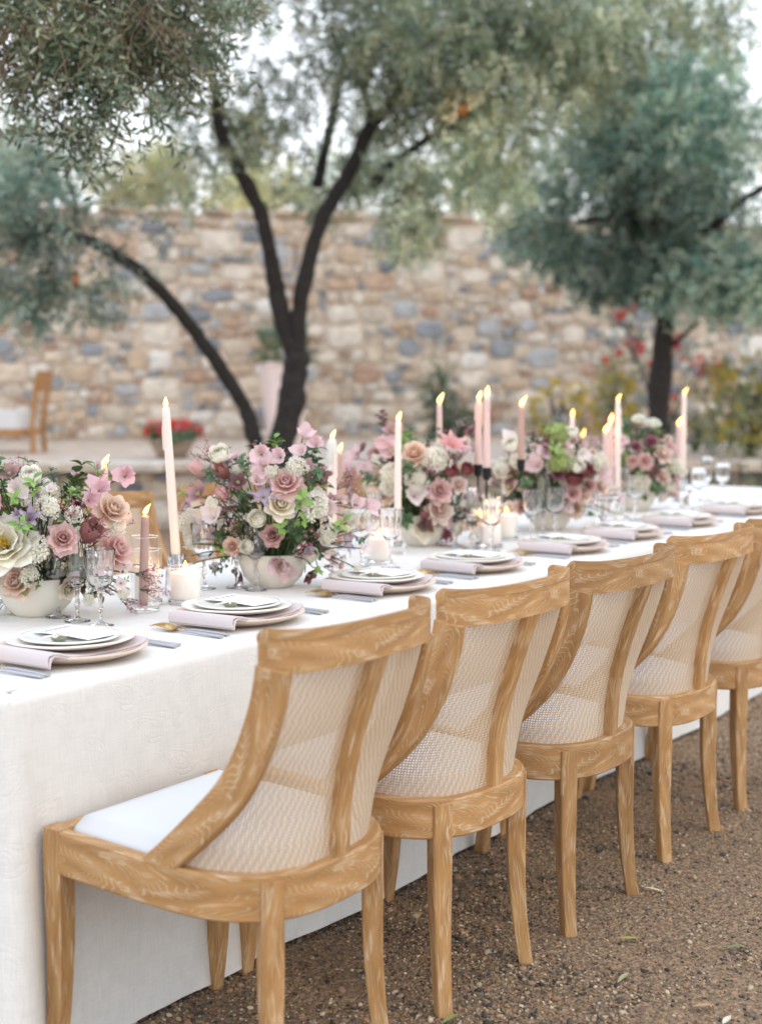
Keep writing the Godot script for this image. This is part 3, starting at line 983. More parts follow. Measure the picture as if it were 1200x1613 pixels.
func cutlery(kind: String) -> Node3D:
	var o := thing(kind, kind, kind.replace("table_", ""), Vector3.ZERO, 0, kind.replace("table_", "") + "s laid beside the plates")
	var st := begin()
	# handle
	sweep(st, PackedVector3Array([Vector3(0, 0.004, 0.105), Vector3(0, 0.005, 0.06), Vector3(0, 0.006, 0.0), Vector3(0, 0.004, -0.03)]), PackedVector3Array([Vector3.RIGHT, Vector3.RIGHT, Vector3.RIGHT, Vector3.RIGHT]), PackedVector3Array([Vector3.UP, Vector3.UP, Vector3.UP, Vector3.UP]), crect(0.012, 0.006, 0.002), PackedVector2Array([Vector2(1.25, 1), Vector2(1, 1), Vector2(0.75, 1), Vector2(0.5, 0.8)]))
	part("handle", done(st), M.pearl, o)
	st = begin()
	if kind == "table_knife":
		sweep(st, PackedVector3Array([Vector3(0, 0.004, -0.03), Vector3(0.001, 0.004, -0.08), Vector3(0.002, 0.004, -0.115), Vector3(0.004, 0.004, -0.128)]), PackedVector3Array([Vector3.RIGHT, Vector3.RIGHT, Vector3.RIGHT, Vector3.RIGHT]), PackedVector3Array([Vector3.UP, Vector3.UP, Vector3.UP, Vector3.UP]), crect(0.017, 0.0025, 0.0008), PackedVector2Array([Vector2(0.5, 1), Vector2(1, 1), Vector2(1, 1), Vector2(0.3, 1)]))
		part("blade", done(st), M.gold, o)
	else:
		var rows := []
		for i in 6:
			var f := i / 5.0
			var w: float = [0.003, 0.006, 0.012, 0.0135, 0.0125, 0.011][i]
			var y: float = [0.005, 0.007, 0.004, 0.004, 0.008, 0.012][i]
			var z := -0.03 - 0.055 * f
			rows.append(PackedVector3Array([Vector3(-w, y + 0.002, z), Vector3(0, y, z), Vector3(w, y + 0.002, z)]))
		grid(st, rows)
		for k in 4:
			var x := -0.0095 + k * 0.0063
			tube(st, PackedVector3Array([Vector3(x, 0.012, -0.084), Vector3(x, 0.013, -0.105), Vector3(x, 0.009, -0.125)]), 0.0017, 0.0009, 5)
		part("tines", done(st), M.gold, o)
	return o

func goblet(kind: String) -> Node3D:
	var flute := kind == "champagne_flute"
	var o := thing(kind, kind, "wine glass" if not flute else "champagne flute", Vector3.ZERO, 0, "cut glasses standing along the table")
	var st := begin()
	var H := 0.225 if flute else 0.195
	var sb := 0.085 if flute else 0.088
	var R0 := 0.0295 if flute else 0.0405
	var outer := PackedVector2Array([Vector2(0.0, sb), Vector2(0.009, sb + 0.001), Vector2(R0 * 0.42, sb + 0.007), Vector2(R0 * 0.72, sb + 0.022), Vector2(R0 * 0.84, sb + (H - sb) * 0.42), Vector2(R0 * 0.90, sb + (H - sb) * 0.7), Vector2(R0, H)])
	lathe(st, outer, 60, Vector3.ZERO, 0.022, 15)
	lathe(st, PackedVector2Array([Vector2(R0 * 0.975, H), Vector2(R0 * 0.875, sb + (H - sb) * 0.7), Vector2(R0 * 0.815, sb + (H - sb) * 0.42), Vector2(R0 * 0.69, sb + 0.024), Vector2(R0 * 0.38, sb + 0.011), Vector2(0.0, sb + 0.008)]), 60)
	lathe(st, PackedVector2Array([Vector2(R0, H), Vector2(R0 * 0.987, H + 0.0008), Vector2(R0 * 0.975, H)]), 60)
	part("glass_bowl", done(st), M.crystal, o)
	st = begin()
	lathe(st, PackedVector2Array([Vector2(0.0, 0.0005), Vector2(0.032, 0.0005), Vector2(0.0335, 0.002), Vector2(0.032, 0.0035), Vector2(0.012, 0.007), Vector2(0.005, 0.014), Vector2(0.004, 0.03), Vector2(0.007, sb * 0.45), Vector2(0.0095, sb * 0.52), Vector2(0.007, sb * 0.6), Vector2(0.0045, sb * 0.75), Vector2(0.0075, sb * 0.93), Vector2(0.009, sb - 0.0015), Vector2(0.0, sb - 0.001)]), 20)
	part("stem", done(st), M.crystal, o)
	return o

func flame_on(o: Node3D, y: float, lean: Vector2, size: float) -> void:
	var st := begin()
	tube(st, PackedVector3Array([Vector3(0, y - 0.004, 0), Vector3(lean.x * 0.1, y + 0.006, lean.y * 0.1), Vector3(lean.x * 0.3, y + 0.010, lean.y * 0.3)]), 0.0011, 0.0009, 5)
	var wk := part("wick", done(st), M.wick, o)
	st = begin()
	var rows := []
	for i in 10:
		var f := i / 9.0
		var r := size * 0.21 * pow(sin(PI * pow(f * 0.985 + 0.012, 0.62)), 0.9)
		var c := Vector3(lean.x * f * f, y + 0.004 + size * f * 0.92, lean.y * f * f)
		var row := PackedVector3Array()
		for j in 11: row.append(c + Vector3(cos(TAU * (j % 10) / 10), 0, sin(TAU * (j % 10) / 10)) * maxf(r, 0.0002))
		rows.append(row)
	grid(st, rows)
	part("flame", done(st), M.flame, wk)
	var l := OmniLight3D.new()
	l.name = "flame_light"
	l.light_color = Color8(255, 178, 96)
	l.light_energy = 0.003
	l.light_size = size * 0.2
	l.omni_range = 40.0
	l.omni_attenuation = 2.0
	l.shadow_enabled = true
	o.add_child(l, true)
	l.position = Vector3(lean.x * 0.2, y + size * 0.42, lean.y * 0.2)

func taper(label: String, at: Vector3, h: float, wax: String, tilt := Vector2.ZERO, r := 0.0115, drips := 0, lean := Vector2(0.008, 0)) -> void:
	var o := thing("taper_candle", label, "candle", at, 0, "lit taper candles along the table")
	o.rotation = Vector3(tilt.y, 0, tilt.x)
	var st := begin()
	lathe(st, PackedVector2Array([Vector2(0.0, 0), Vector2(r * 0.85, 0), Vector2(r * 1.02, 0.02), Vector2(r, h * 0.4), Vector2(r * 0.86, h * 0.93), Vector2(r * 0.80, h * 0.975), Vector2(r * 0.55, h * 0.992), Vector2(0.0, h * 0.988)]), 18, Vector3.ZERO, 0, 0, false, 0.03)
	part("wax_stick", done(st), M[wax], o)
	if drips > 0:
		st = begin()
		for i in drips:
			var a := rn(0, TAU)
			var y1 := h * rn(0.90, 0.985)
			var L := h * rn(0.06, 0.34)
			var d := Vector3(cos(a), 0, sin(a))
			tube(st, PackedVector3Array([d * r * 0.72 + Vector3(0, y1, 0), d * r * 0.98 + Vector3(0, y1 - L * 0.3, 0), d * r * 1.03 + Vector3(0, y1 - L * 0.8, 0), d * r * 0.98 + Vector3(0, y1 - L, 0)]), 0.0022, 0.0034, 6)
		part("wax_drips", done(st), M[wax], o)
	flame_on(o, h * 0.985, lean, rn(0.029, 0.047))

func pillar(label: String, at: Vector3, r: float, h: float, wax := "wax_cream") -> void:
	var o := thing("pillar_candle", label, "candle", at, rn(0, 6), "lit pillar candles in clear glasses")
	var st := begin()
	lathe(st, PackedVector2Array([Vector2(0.0, 0), Vector2(r * 0.97, 0), Vector2(r, 0.003), Vector2(r, h - 0.004), Vector2(r * 0.95, h), Vector2(r * 0.8, h - 0.004), Vector2(r * 0.3, h - 0.009), Vector2(0.0, h - 0.010)]), 28, Vector3.ZERO, 0, 0, false, 0.008)
	part("wax_body", done(st), M[wax], o)
	flame_on(o, h - 0.006, Vector2(0.003, 0.001), 0.036)

func glass_cylinder(label: String, at: Vector3, r: float, h: float) -> void:
	var o := thing("glass_cylinder", label, "candle glass", at, 0, "clear glass candle holders")
	var st := begin()
	lathe(st, PackedVector2Array([Vector2(r, 0.012), Vector2(r, h)]), 36)
	part("glass_wall", done(st), M.glass, o)
	st = begin()
	lathe(st, PackedVector2Array([Vector2(0, 0.0005), Vector2(r * 0.96, 0.0005), Vector2(r, 0.004), Vector2(r, 0.0115), Vector2(r * 0.92, 0.0115), Vector2(0, 0.010)]), 32)
	part("glass_base", done(st), M.crystal, o)
	st = begin()
	lathe(st, PackedVector2Array([Vector2(r * 0.985, h), Vector2(r * 1.01, h), Vector2(r * 1.015, h + 0.002), Vector2(r * 0.99, h + 0.0025), Vector2(r * 0.985, h)]), 36)
	part("rim", done(st), M.crystal, o)

func taper_cup(label: String, at: Vector3, r := 0.03, h := 0.03) -> void:
	var o := thing("taper_holder", label, "candle holder", at, 0, "small clear glass taper holders")
	var st := begin()
	lathe(st, PackedVector2Array([Vector2(0, 0.0005), Vector2(r * 0.96, 0.0005), Vector2(r, 0.004), Vector2(r * 0.9, h * 0.6), Vector2(r * 0.6, h), Vector2(0.0128, h), Vector2(0.0125, h * 0.5), Vector2(0, h * 0.5)]), 24)
	part("glass_body", done(st), M.crystal, o)

# ---------------------------------------------------------------- trees, walls, background
func olive_sprig(n: int, L: float, leaf: float, wide: float) -> ArrayMesh:
	var st := begin()
	var pts := PackedVector3Array()
	for i in 5: pts.append(Vector3(0.08 * sin(i * 1.1) * L, L * i / 4.0, 0.06 * cos(i * 0.9) * L))
	st.set_color(Color(0.9, 0.75, 0.6))
	tube(st, pts, leaf * 0.035, leaf * 0.012, 3)
	for i in n:
		var f := 0.08 + 0.92 * i / n
		var at := pts[mini(int(f * 4), 3)].lerp(pts[mini(int(f * 4) + 1, 4)], fposmod(f * 4, 1.0))
		var a := i * 1.75 + rn(-0.5, 0.5)
		var d := Vector3(cos(a), rn(0.3, 1.1), sin(a)).normalized()
		var s := d.cross(Vector3(rn(-1, 1), rn(-1, 1), rn(-1, 1)).normalized()).normalized() * leaf * wide
		var l := leaf * rn(0.75, 1.15)
		var up := s.cross(d).normalized() * leaf * rn(-0.06, 0.06)
		var c := Color.WHITE * (rn(0.75, 1.25) if R.randf() > 0.25 else rn(1.4, 2.1))
		st.set_color(c)
		var m := at + d * l * 0.5 + up
		tri(st, at, m + s, at + d * l)
		tri(st, at, at + d * l, m - s)
	return done(st)

func crown(o: Node3D, called: String, mesh: Mesh, blobs: Array, tones: Array, size: float, seed_: int, hang := 0.2) -> void:
	R.seed = seed_
	var xs := []; var cs := PackedColorArray()
	var tn := FastNoiseLite.new(); tn.seed = seed_; tn.frequency = 1.0; tn.fractal_octaves = 2
	for b in blobs:
		var c: Vector3 = b[0]; var r: Vector3 = b[1]; var n: int = b[2]
		var blob_tone := rn(0.72, 1.3)
		for i in n:
			var d := Vector3(rn(-1, 1), rn(-1, 1), rn(-1, 1))
			while d.length() > 1.0: d = Vector3(rn(-1, 1), rn(-1, 1), rn(-1, 1))
			d *= lerpf(1.0, 0.75 + 0.5 * tn.get_noise_3dv(d * 2.2 + c), 0.8) * 1.15
			var p := c + RT * d.x * r.x + Vector3.UP * d.y * r.y + FW * d.z * r.z
			var cl := tn.get_noise_3dv(p * (1.6 / size * 0.3))
			if cl < -0.2 and R.randf() < 0.9: continue
			var dir := (d + Vector3(rn(-1, 1), rn(-1, 1) - hang, rn(-1, 1))).normalized()
			var s := size * rn(0.7, 1.25)
			xs.append(Transform3D(facing(dir, rn(0, TAU)).scaled(Vector3(s, s, s)), p - o.position))
			var t: Color = tones[R.randi() % tones.size()]
			cs.append(t * rn(0.75, 1.25) * blob_tone * (1.0 + cl * 0.9))
	scatter(called, mesh, M.olive, xs, cs, o)

func limb(o: Node3D, keys: Array, r0: float, r1: float, called := "limb", m: Material = null) -> void:
	var st := begin()
	var pts := PackedVector3Array()
	for k in keys: pts.append((k as Vector3) - o.position)
	var cv := curve(pts, 6)
	for i in cv.size(): cv[i] += Vector3(rn(-1, 1), rn(-0.5, 0.5), rn(-1, 1)) * r0 * 0.10
	tube(st, cv, r0, r1, 11, 0.13)
	part(called, done(st), m if m else M.bark, o)

func bush(called: String, label: String, at: Vector3, r: Vector3, n: int, tones: Array, size: float, seed_: int, blossom := Color(0, 0, 0, 0), nb := 0) -> Node3D:
	var o := thing(called, label, "bush", at)
	crown(o, "foliage", FL.far_sprig[0], [[at + Vector3(0, r.y * 0.95, 0), r, n]], tones, size, seed_)
	var st := begin()
	for i in 5: tube(st, PackedVector3Array([Vector3(rn(-0.05, 0.05), -0.02, rn(-0.05, 0.05)), Vector3(rn(-0.4, 0.4) * r.x, r.y * 0.7, rn(-0.3, 0.3) * r.z), Vector3(rn(-0.7, 0.7) * r.x, r.y * 1.4, rn(-0.5, 0.5) * r.z)]), 0.02, 0.008, 5)
	part("stems", done(st), M.bark, o)
	if nb > 0:
		var xs := []; var cs := PackedColorArray()
		for i in nb:
			var d := Vector3(rn(-1, 1), rn(-0.8, 1), rn(-1, 1)).normalized() * rn(0.7, 1.05)
			var p := RT * d.x * r.x + Vector3.UP * (r.y * 0.95 + d.y * r.y) + FW * d.z * r.z
			xs.append(Transform3D(facing(d + Vector3(0, 0.4, 0), rn(0, 6)).scaled(Vector3.ONE * rn(0.035, 0.06)), p))
			cs.append(blossom * rn(0.7, 1.2))
		scatter("blossoms", FL.blossom[0], M.petal, xs, cs, o)
	return o

func stone_mesh(seed_: int) -> ArrayMesh:
	R.seed = seed_
	var st := begin()
	var n := 10
	var base := PackedVector2Array()
	var ex := rn(0.45, 0.75)
	for i in n:
		var a := TAU * (i + rn(-0.3, 0.3)) / n
		base.append(Vector2(signf(cos(a)) * pow(absf(cos(a)), ex), signf(sin(a)) * pow(absf(sin(a)), ex)) * 0.5 * rn(0.88, 1.04))
	var rows := []
	for q in [[1.0, -1.0], [1.0, 0.25], [0.96, 0.62], [0.84, 0.88], [0.5, 1.0], [0.0, 1.02]]:
		var row := PackedVector3Array()
		for i in n + 1:
			var k := i % n
			var w := 1.0 + 0.14 * sin(k * 2.7 + seed_)
			row.append(Vector3(base[k].x * q[0], base[k].y * q[0], (q[1] if q[1] < 0 else q[1] * (1.0 if q[0] < 0.1 else w)) * 0.5))
		rows.append(row)
	grid(st, rows, [], true)
	return done(st)

# random rubble: stones of many sizes fitted into a fine grid, the largest first
func rubble(o: Node3D, W: float, y0: float, y1: float, cell: float, shapes: Array, seed_: int, most: int, depth := 0.10, xo := 0.0) -> void:
	R.seed = seed_
	var nx := int(W / cell); var ny := int((y1 - y0) / cell)
	var taken := PackedByteArray(); taken.resize(nx * ny)
	var list := []
	for size: Array in [[6, 4, 0.25], [5, 3, 0.7], [4, 3, 1.0], [5, 2, 1.0], [4, 2, 2.2], [3, 3, 1.2], [3, 2, 4.0], [2, 2, 6.0], [3, 1, 5.0], [2, 1, 99.0], [1, 1, 99.0]]:
		var tries := int(nx * ny / 40.0 * (size[2] as float))
		if int(size[0]) * int(size[1]) <= 2: tries = nx * ny
		for t in tries:
			var x := R.randi() % (nx - int(size[0]) + 1); var y := R.randi() % (ny - int(size[1]) + 1)
			if int(size[0]) * int(size[1]) <= 2:
				x = t % nx; y = int(t / nx)
				if x + int(size[0]) > nx: continue
			var free := true
			for i in int(size[0]):
				for j in int(size[1]):
					if taken[(y + j) * nx + x + i]: free = false
			if not free: continue
			for i in int(size[0]):
				for j in int(size[1]): taken[(y + j) * nx + x + i] = 1
			list.append([xo - W / 2 + (x + size[0] * 0.5) * cell + rn(-0.1, 0.1) * cell, y0 + (y + size[1] * 0.5) * cell + rn(-0.1, 0.1) * cell, size[0] * cell * rn(0.86, 1.02), size[1] * cell * rn(0.84, 1.02)])
	var rest := {}
	for i in list.size():
		var q: Array = list[i]
		var k := R.randi() % 100
		var m := 0
		for lim: int in [18, 34, 48, 60, 71, 77, 87, 93, 97, 100]:
			if k < lim: break
			m += 1
		m = mini(m, 9)
		var b := Basis(Vector3.BACK, rn(-0.10, 0.10) + (PI if R.randf() < 0.5 else 0.0)).scaled_local(Vector3(q[2], q[3], depth * rn(0.7, 1.15)))
		var xf := Transform3D(b, Vector3(q[0], q[1], rn(-0.012, 0.008)))
		if i < most: part("stone", shapes[R.randi() % shapes.size()], M["stone%d" % m], o, xf)
		else:
			if not rest.has(m): rest[m] = begin()
			rest[m].append_from(shapes[R.randi() % shapes.size()], 0, xf)
	for m: int in rest: part("small_stones", rest[m].commit(), M["stone%d" % m], o).set_meta("kind", "stuff")

func klismos_far(label: String, at: Vector3, turn: float, k: int, src: Node3D) -> void:
	var c := copy(src, "dining_chair", label, at, turn)
	rewood(c, k)

func geranium(at: Vector3) -> void:
	var o := thing("potted_geranium", "red and pink geraniums in a low round terracotta bowl on the terrace edge", "potted plant", at)
	var st := begin()
	lathe(st, PackedVector2Array([Vector2(0, 0), Vector2(0.14, 0), Vector2(0.20, 0.10), Vector2(0.235, 0.17), Vector2(0.25, 0.175), Vector2(0.25, 0.20), Vector2(0.225, 0.20), Vector2(0.2, 0.16), Vector2(0, 0.155)]), 28)
	part("pot", done(st), M.terracotta, o)
	var xs := []; var cs := PackedColorArray()
	for i in 70:
		var d := Vector3(rn(-1, 1), rn(0.0, 0.9), rn(-1, 1))
		xs.append(Transform3D(facing(d + Vector3(0, 0.5, 0), rn(0, 6)).scaled(Vector3.ONE * rn(0.09, 0.14)), Vector3(d.x * 0.20, 0.17 + d.y * 0.12, d.z * 0.20)))
		cs.append(Color.WHITE)
	scatter("foliage", FL.leaf_dark[0], M.leaf, xs, cs, o)
	for i in 17:
		var a := i * 2.4
		var r := 0.30 * sqrt((i + 0.5) / 17)
		var p := RT * r * cos(a) + FW * r * sin(a) * 0.8 + Vector3(0, 0.36 - r * 0.35 + rn(-0.02, 0.03), 0)
		part("flower_head", (FL.ger_red if i % 3 != 1 else FL.ger_pink)[0], M.petal, o, Transform3D(facing(Vector3(p.x, 0.3, p.z), 0).scaled(Vector3.ONE * rn(0.065, 0.085)), p))

func lantern(label: String, at: Vector3, cord: float, s: float) -> void:
	var o := thing("hanging_lantern", label, "lantern", at, 0, "small amber lanterns hung in the trees")
	var st := begin()
	tube(st, PackedVector3Array([Vector3(0, 0.11 * s, 0), Vector3(0.004, cord, 0)]), 0.004, 0.004, 4)
	part("cord", done(st), M.iron, o)
	st = begin()
	lathe(st, PackedVector2Array([Vector2(0, 0.12 * s), Vector2(0.02 * s, 0.115 * s), Vector2(0.045 * s, 0.085 * s), Vector2(0.045 * s, 0.075 * s), Vector2(0, 0.075 * s)]), 14)
	lathe(st, PackedVector2Array([Vector2(0, -0.09 * s), Vector2(0.04 * s, -0.088 * s), Vector2(0.042 * s, -0.07 * s), Vector2(0, -0.07 * s)]), 14)
	for i in 6:
		var d := Vector3(cos(TAU * i / 6), 0, sin(TAU * i / 6)) * 0.042 * s
		tube(st, PackedVector3Array([d + Vector3(0, -0.075 * s, 0), d + Vector3(0, 0.08 * s, 0)]), 0.003 * s, 0.003 * s, 4)
	part("frame", done(st), M.iron, o)
	st = begin()
	lathe(st, PackedVector2Array([Vector2(0, -0.065 * s), Vector2(0.034 * s, -0.065 * s), Vector2(0.036 * s, 0.0), Vector2(0.034 * s, 0.07 * s), Vector2(0, 0.07 * s)]), 14)
	part("amber_glass", done(st), M.amber, o)
	var l := OmniLight3D.new()
	l.name = "lantern_light"; l.light_color = Color8(255, 160, 70); l.light_energy = 0.01; l.light_size = 0.03; l.omni_range = 40; l.omni_attenuation = 2.0; l.shadow_enabled = true
	o.add_child(l, true)

# ---------------------------------------------------------------- the scene
func _ready() -> void:
	var cam := Camera3D.new()
	cam.name = "camera"
	add_child(cam)
	var pitch := deg_to_rad(5.169)
	cam.position = Vector3(0, 1.3816, 0)
	cam.look_at_from_position(cam.position, cam.position + FW * cos(pitch) - Vector3(0, sin(pitch), 0), Vector3.UP)
	var at := CameraAttributesPhysical.new()
	at.frustum_focal_length = 34.29
	at.frustum_focus_distance = 3.55
	at.frustum_near = 0.05
	at.frustum_far = 400.0
	at.exposure_aperture = 1.5
	cam.attributes = at
	cam.near = 0.05
	cam.far = 400.0
	cam.fov = 38.59
	cam.current = true
	var sky := ProceduralSkyMaterial.new()
	sky.sky_top_color = Color8(208, 221, 242)
	sky.sky_horizon_color = Color8(247, 248, 247)
	sky.sky_curve = 0.25
	sky.sky_energy_multiplier = 1.2
	sky.ground_bottom_color = Color8(130, 115, 100)
	sky.ground_horizon_color = Color8(200, 190, 178)
	var env := Environment.new()
	env.background_mode = Environment.BG_SKY
	env.sky = Sky.new()
	env.sky.sky_material = sky
	env.tonemap_mode = Environment.TONE_MAPPER_LINEAR
	env.tonemap_exposure = 1.56
	env.sdfgi_enabled = true; env.ssao_enabled = true; env.ssil_enabled = true
	var we := WorldEnvironment.new()
	we.name = "world"
	we.environment = env
	add_child(we)
	var sun := DirectionalLight3D.new()
	sun.name = "sun"
	sun.light_color = Color8(255, 242, 224)
	sun.light_energy = 0.18
	sun.light_angular_distance = 20.0
	sun.shadow_enabled = true
	add_child(sun)
	# from behind the camera's right shoulder, high
	var from := RT * 0.75 - FW * 0.55 + Vector3(0, 1.0, 0)
	sun.look_at_from_position(from, Vector3.ZERO, Vector3.UP)

	R.seed = 11
	noise.seed = 3; noise.frequency = 0.01; noise.fractal_octaves = 3
	materials()
	flower_meshes()
	FL.far_sprig = [olive_sprig(13, 0.22, 0.062, 0.16)]
	FL.near_sprig = [olive_sprig(13, 0.235, 0.052, 0.12)]
	FL.blossom = [cluster(5, Color.WHITE, Color.WHITE, 0.7)]
	FL.ger_red = [cluster(26, lin(214, 34, 20), lin(240, 62, 40), 0.32)]
	FL.ger_pink = [cluster(26, lin(226, 92, 96), lin(242, 134, 130), 0.32)]
	build_setting()
	build_trees()
	build_table()
	build_details()

func build_setting() -> void:
	var pm := PlaneMesh.new(); pm.size = Vector2(300, 300); pm.material = M.ground
	struct_("gravel_ground", pm, M.ground, Vector3(0, 0, 0))
	# loose gravel, thick where the sand does not show through
	R.seed = 5
	var shapes := []
	for k in 3:
		var st := begin()
		st.set_smooth_group(0)
		var rows := []
		for i in 4:
			var row := PackedVector3Array()
			for j in 6:
				var a := TAU * (j % 5) / 5
				var r: float = [0.75, 1.0, 0.7, 0.0][i] * (1.0 + 0.25 * sin((j % 5) * 2.1 + k * 1.7))
				row.append(Vector3(r * cos(a), [-0.3, 0.1, 0.5, 0.62][i], r * sin(a) * 0.8))
			rows.append(row)
		grid(st, rows)
		shapes.append(done(st))
	var tones := [lin(120, 104, 84), lin(84, 74, 62), lin(146, 120, 92), lin(170, 142, 110), lin(62, 57, 52), lin(148, 112, 82), lin(190, 172, 146), lin(108, 98, 86)]
	for k in 3:
		var xs := []; var cs := PackedColorArray()
		var got := 0
		while got < 30000:
			var x := rn(1.6, 8.2); var z := rn(-2.35, 0.3)
			var dist := Vector2(x, z).length()
			if R.randf() > 9.0 / (dist * dist): continue
			var d := noise.get_noise_2d(x * 110.0, z * 110.0) + 0.5 * noise.get_noise_2d(x * 400.0 + 50, z * 400.0)
			got += 1
			if d < rn(-0.22, 0.10) and R.randf() < 0.80: continue
			var s := rn(0.0024, 0.0056) * (rn(1.4, 2.4) if R.randf() < 0.06 else 1.0) * (0.85 + 0.05 * dist)
			xs.append(Transform3D(Basis.from_euler(Vector3(rn(-0.4, 0.4), rn(0, 6.28), rn(-0.4, 0.4))).scaled(Vector3(s, s, s)), Vector3(x, s * 0.15, z)))
			cs.append(tones[R.randi() % tones.size()] * rn(0.7, 1.15))
		var o := scatter("gravel", shapes[k], M.pebble, xs, cs, self)
		o.name = numbered("gravel")
		tag(o, ["dark grey and tan loose gravel on the sandy ground", "fine brown gravel mixed over the sandy path", "pale and rusty gravel grains strewn over the path"][k], "gravel")
	# terrace and its retaining wall
	var b := BoxMesh.new(); b.size = Vector3(46, 0.57, 34)
	var c := site(0, 0.285, 13.7 + 17.0)
	struct_("terrace", b, M.paving, c, TURN)
	var sh := []
	for k in 8: sh.append(stone_mesh(100 + k))
	var low := thing("retaining_wall", "low rubble wall holding up the terrace behind the table", "stone wall", site(0, 0, 13.62), TURN)
	var lb := BoxMesh.new(); lb.size = Vector3(16, 0.53, 0.14)
	part("mortar_core", lb, M.mortar, low, Transform3D(Basis(), Vector3(0, 0.265, -0.07 + 0.0)))
	rubble(low, 10.0, 0.02, 0.53, 0.085, sh, 8, 160, 0.10)
	R.seed = 77
	var x: float = -7.9
	var cap := BoxMesh.new(); cap.size = Vector3(1, 0.07, 0.46)
	while x < 7.9:
		var w := rn(0.4, 0.8)
		part("cap_stone", cap, M["stone%d" % (R.randi() % 3)], low, Transform3D(Basis().scaled(Vector3(w - 0.02, 1, 1)), Vector3(x + w / 2, 0.575 + rn(-0.006, 0.006), 0.0)))
		x += w
	# high rubble wall
	var wall := thing("stone_wall", "high wall of mixed tan, cream and blue grey rubble stones behind the terrace", "stone wall", site(-0.5, 0.57, 20.7), TURN + 0.24)
	var wb := BoxMesh.new(); wb.size = Vector3(24, 3.06, 0.5)
	part("mortar_core", wb, M.mortar, wall, Transform3D(Basis(), Vector3(2.0, 1.53, -0.25)))
	rubble(wall, 14.0, 0.02, 3.02, 0.092, sh, 18, 300, 0.11)
	rubble(wall, 4.0, 0.02, 3.02, 0.12, sh, 19, 0, 0.11, -8.9)
	rubble(wall, 8.0, 0.02, 3.02, 0.12, sh, 20, 0, 0.11, 11.0)
	R.seed = 78
	x = -9.9
	while x < 13.8:
		var w := rn(0.4, 0.9)
		var bx := Basis(Vector3.BACK, rn(-0.03, 0.03)).scaled_local(Vector3(w - 0.015, rn(0.10, 0.2), 0.54))
		part("coping_stone", sh[R.randi() % 8] if R.randf() < 0.5 else sh[2], M["stone%d" % (R.randi() % 3)], wall, Transform3D(bx, Vector3(x + w / 2, 3.09, -0.2)))
		x += w

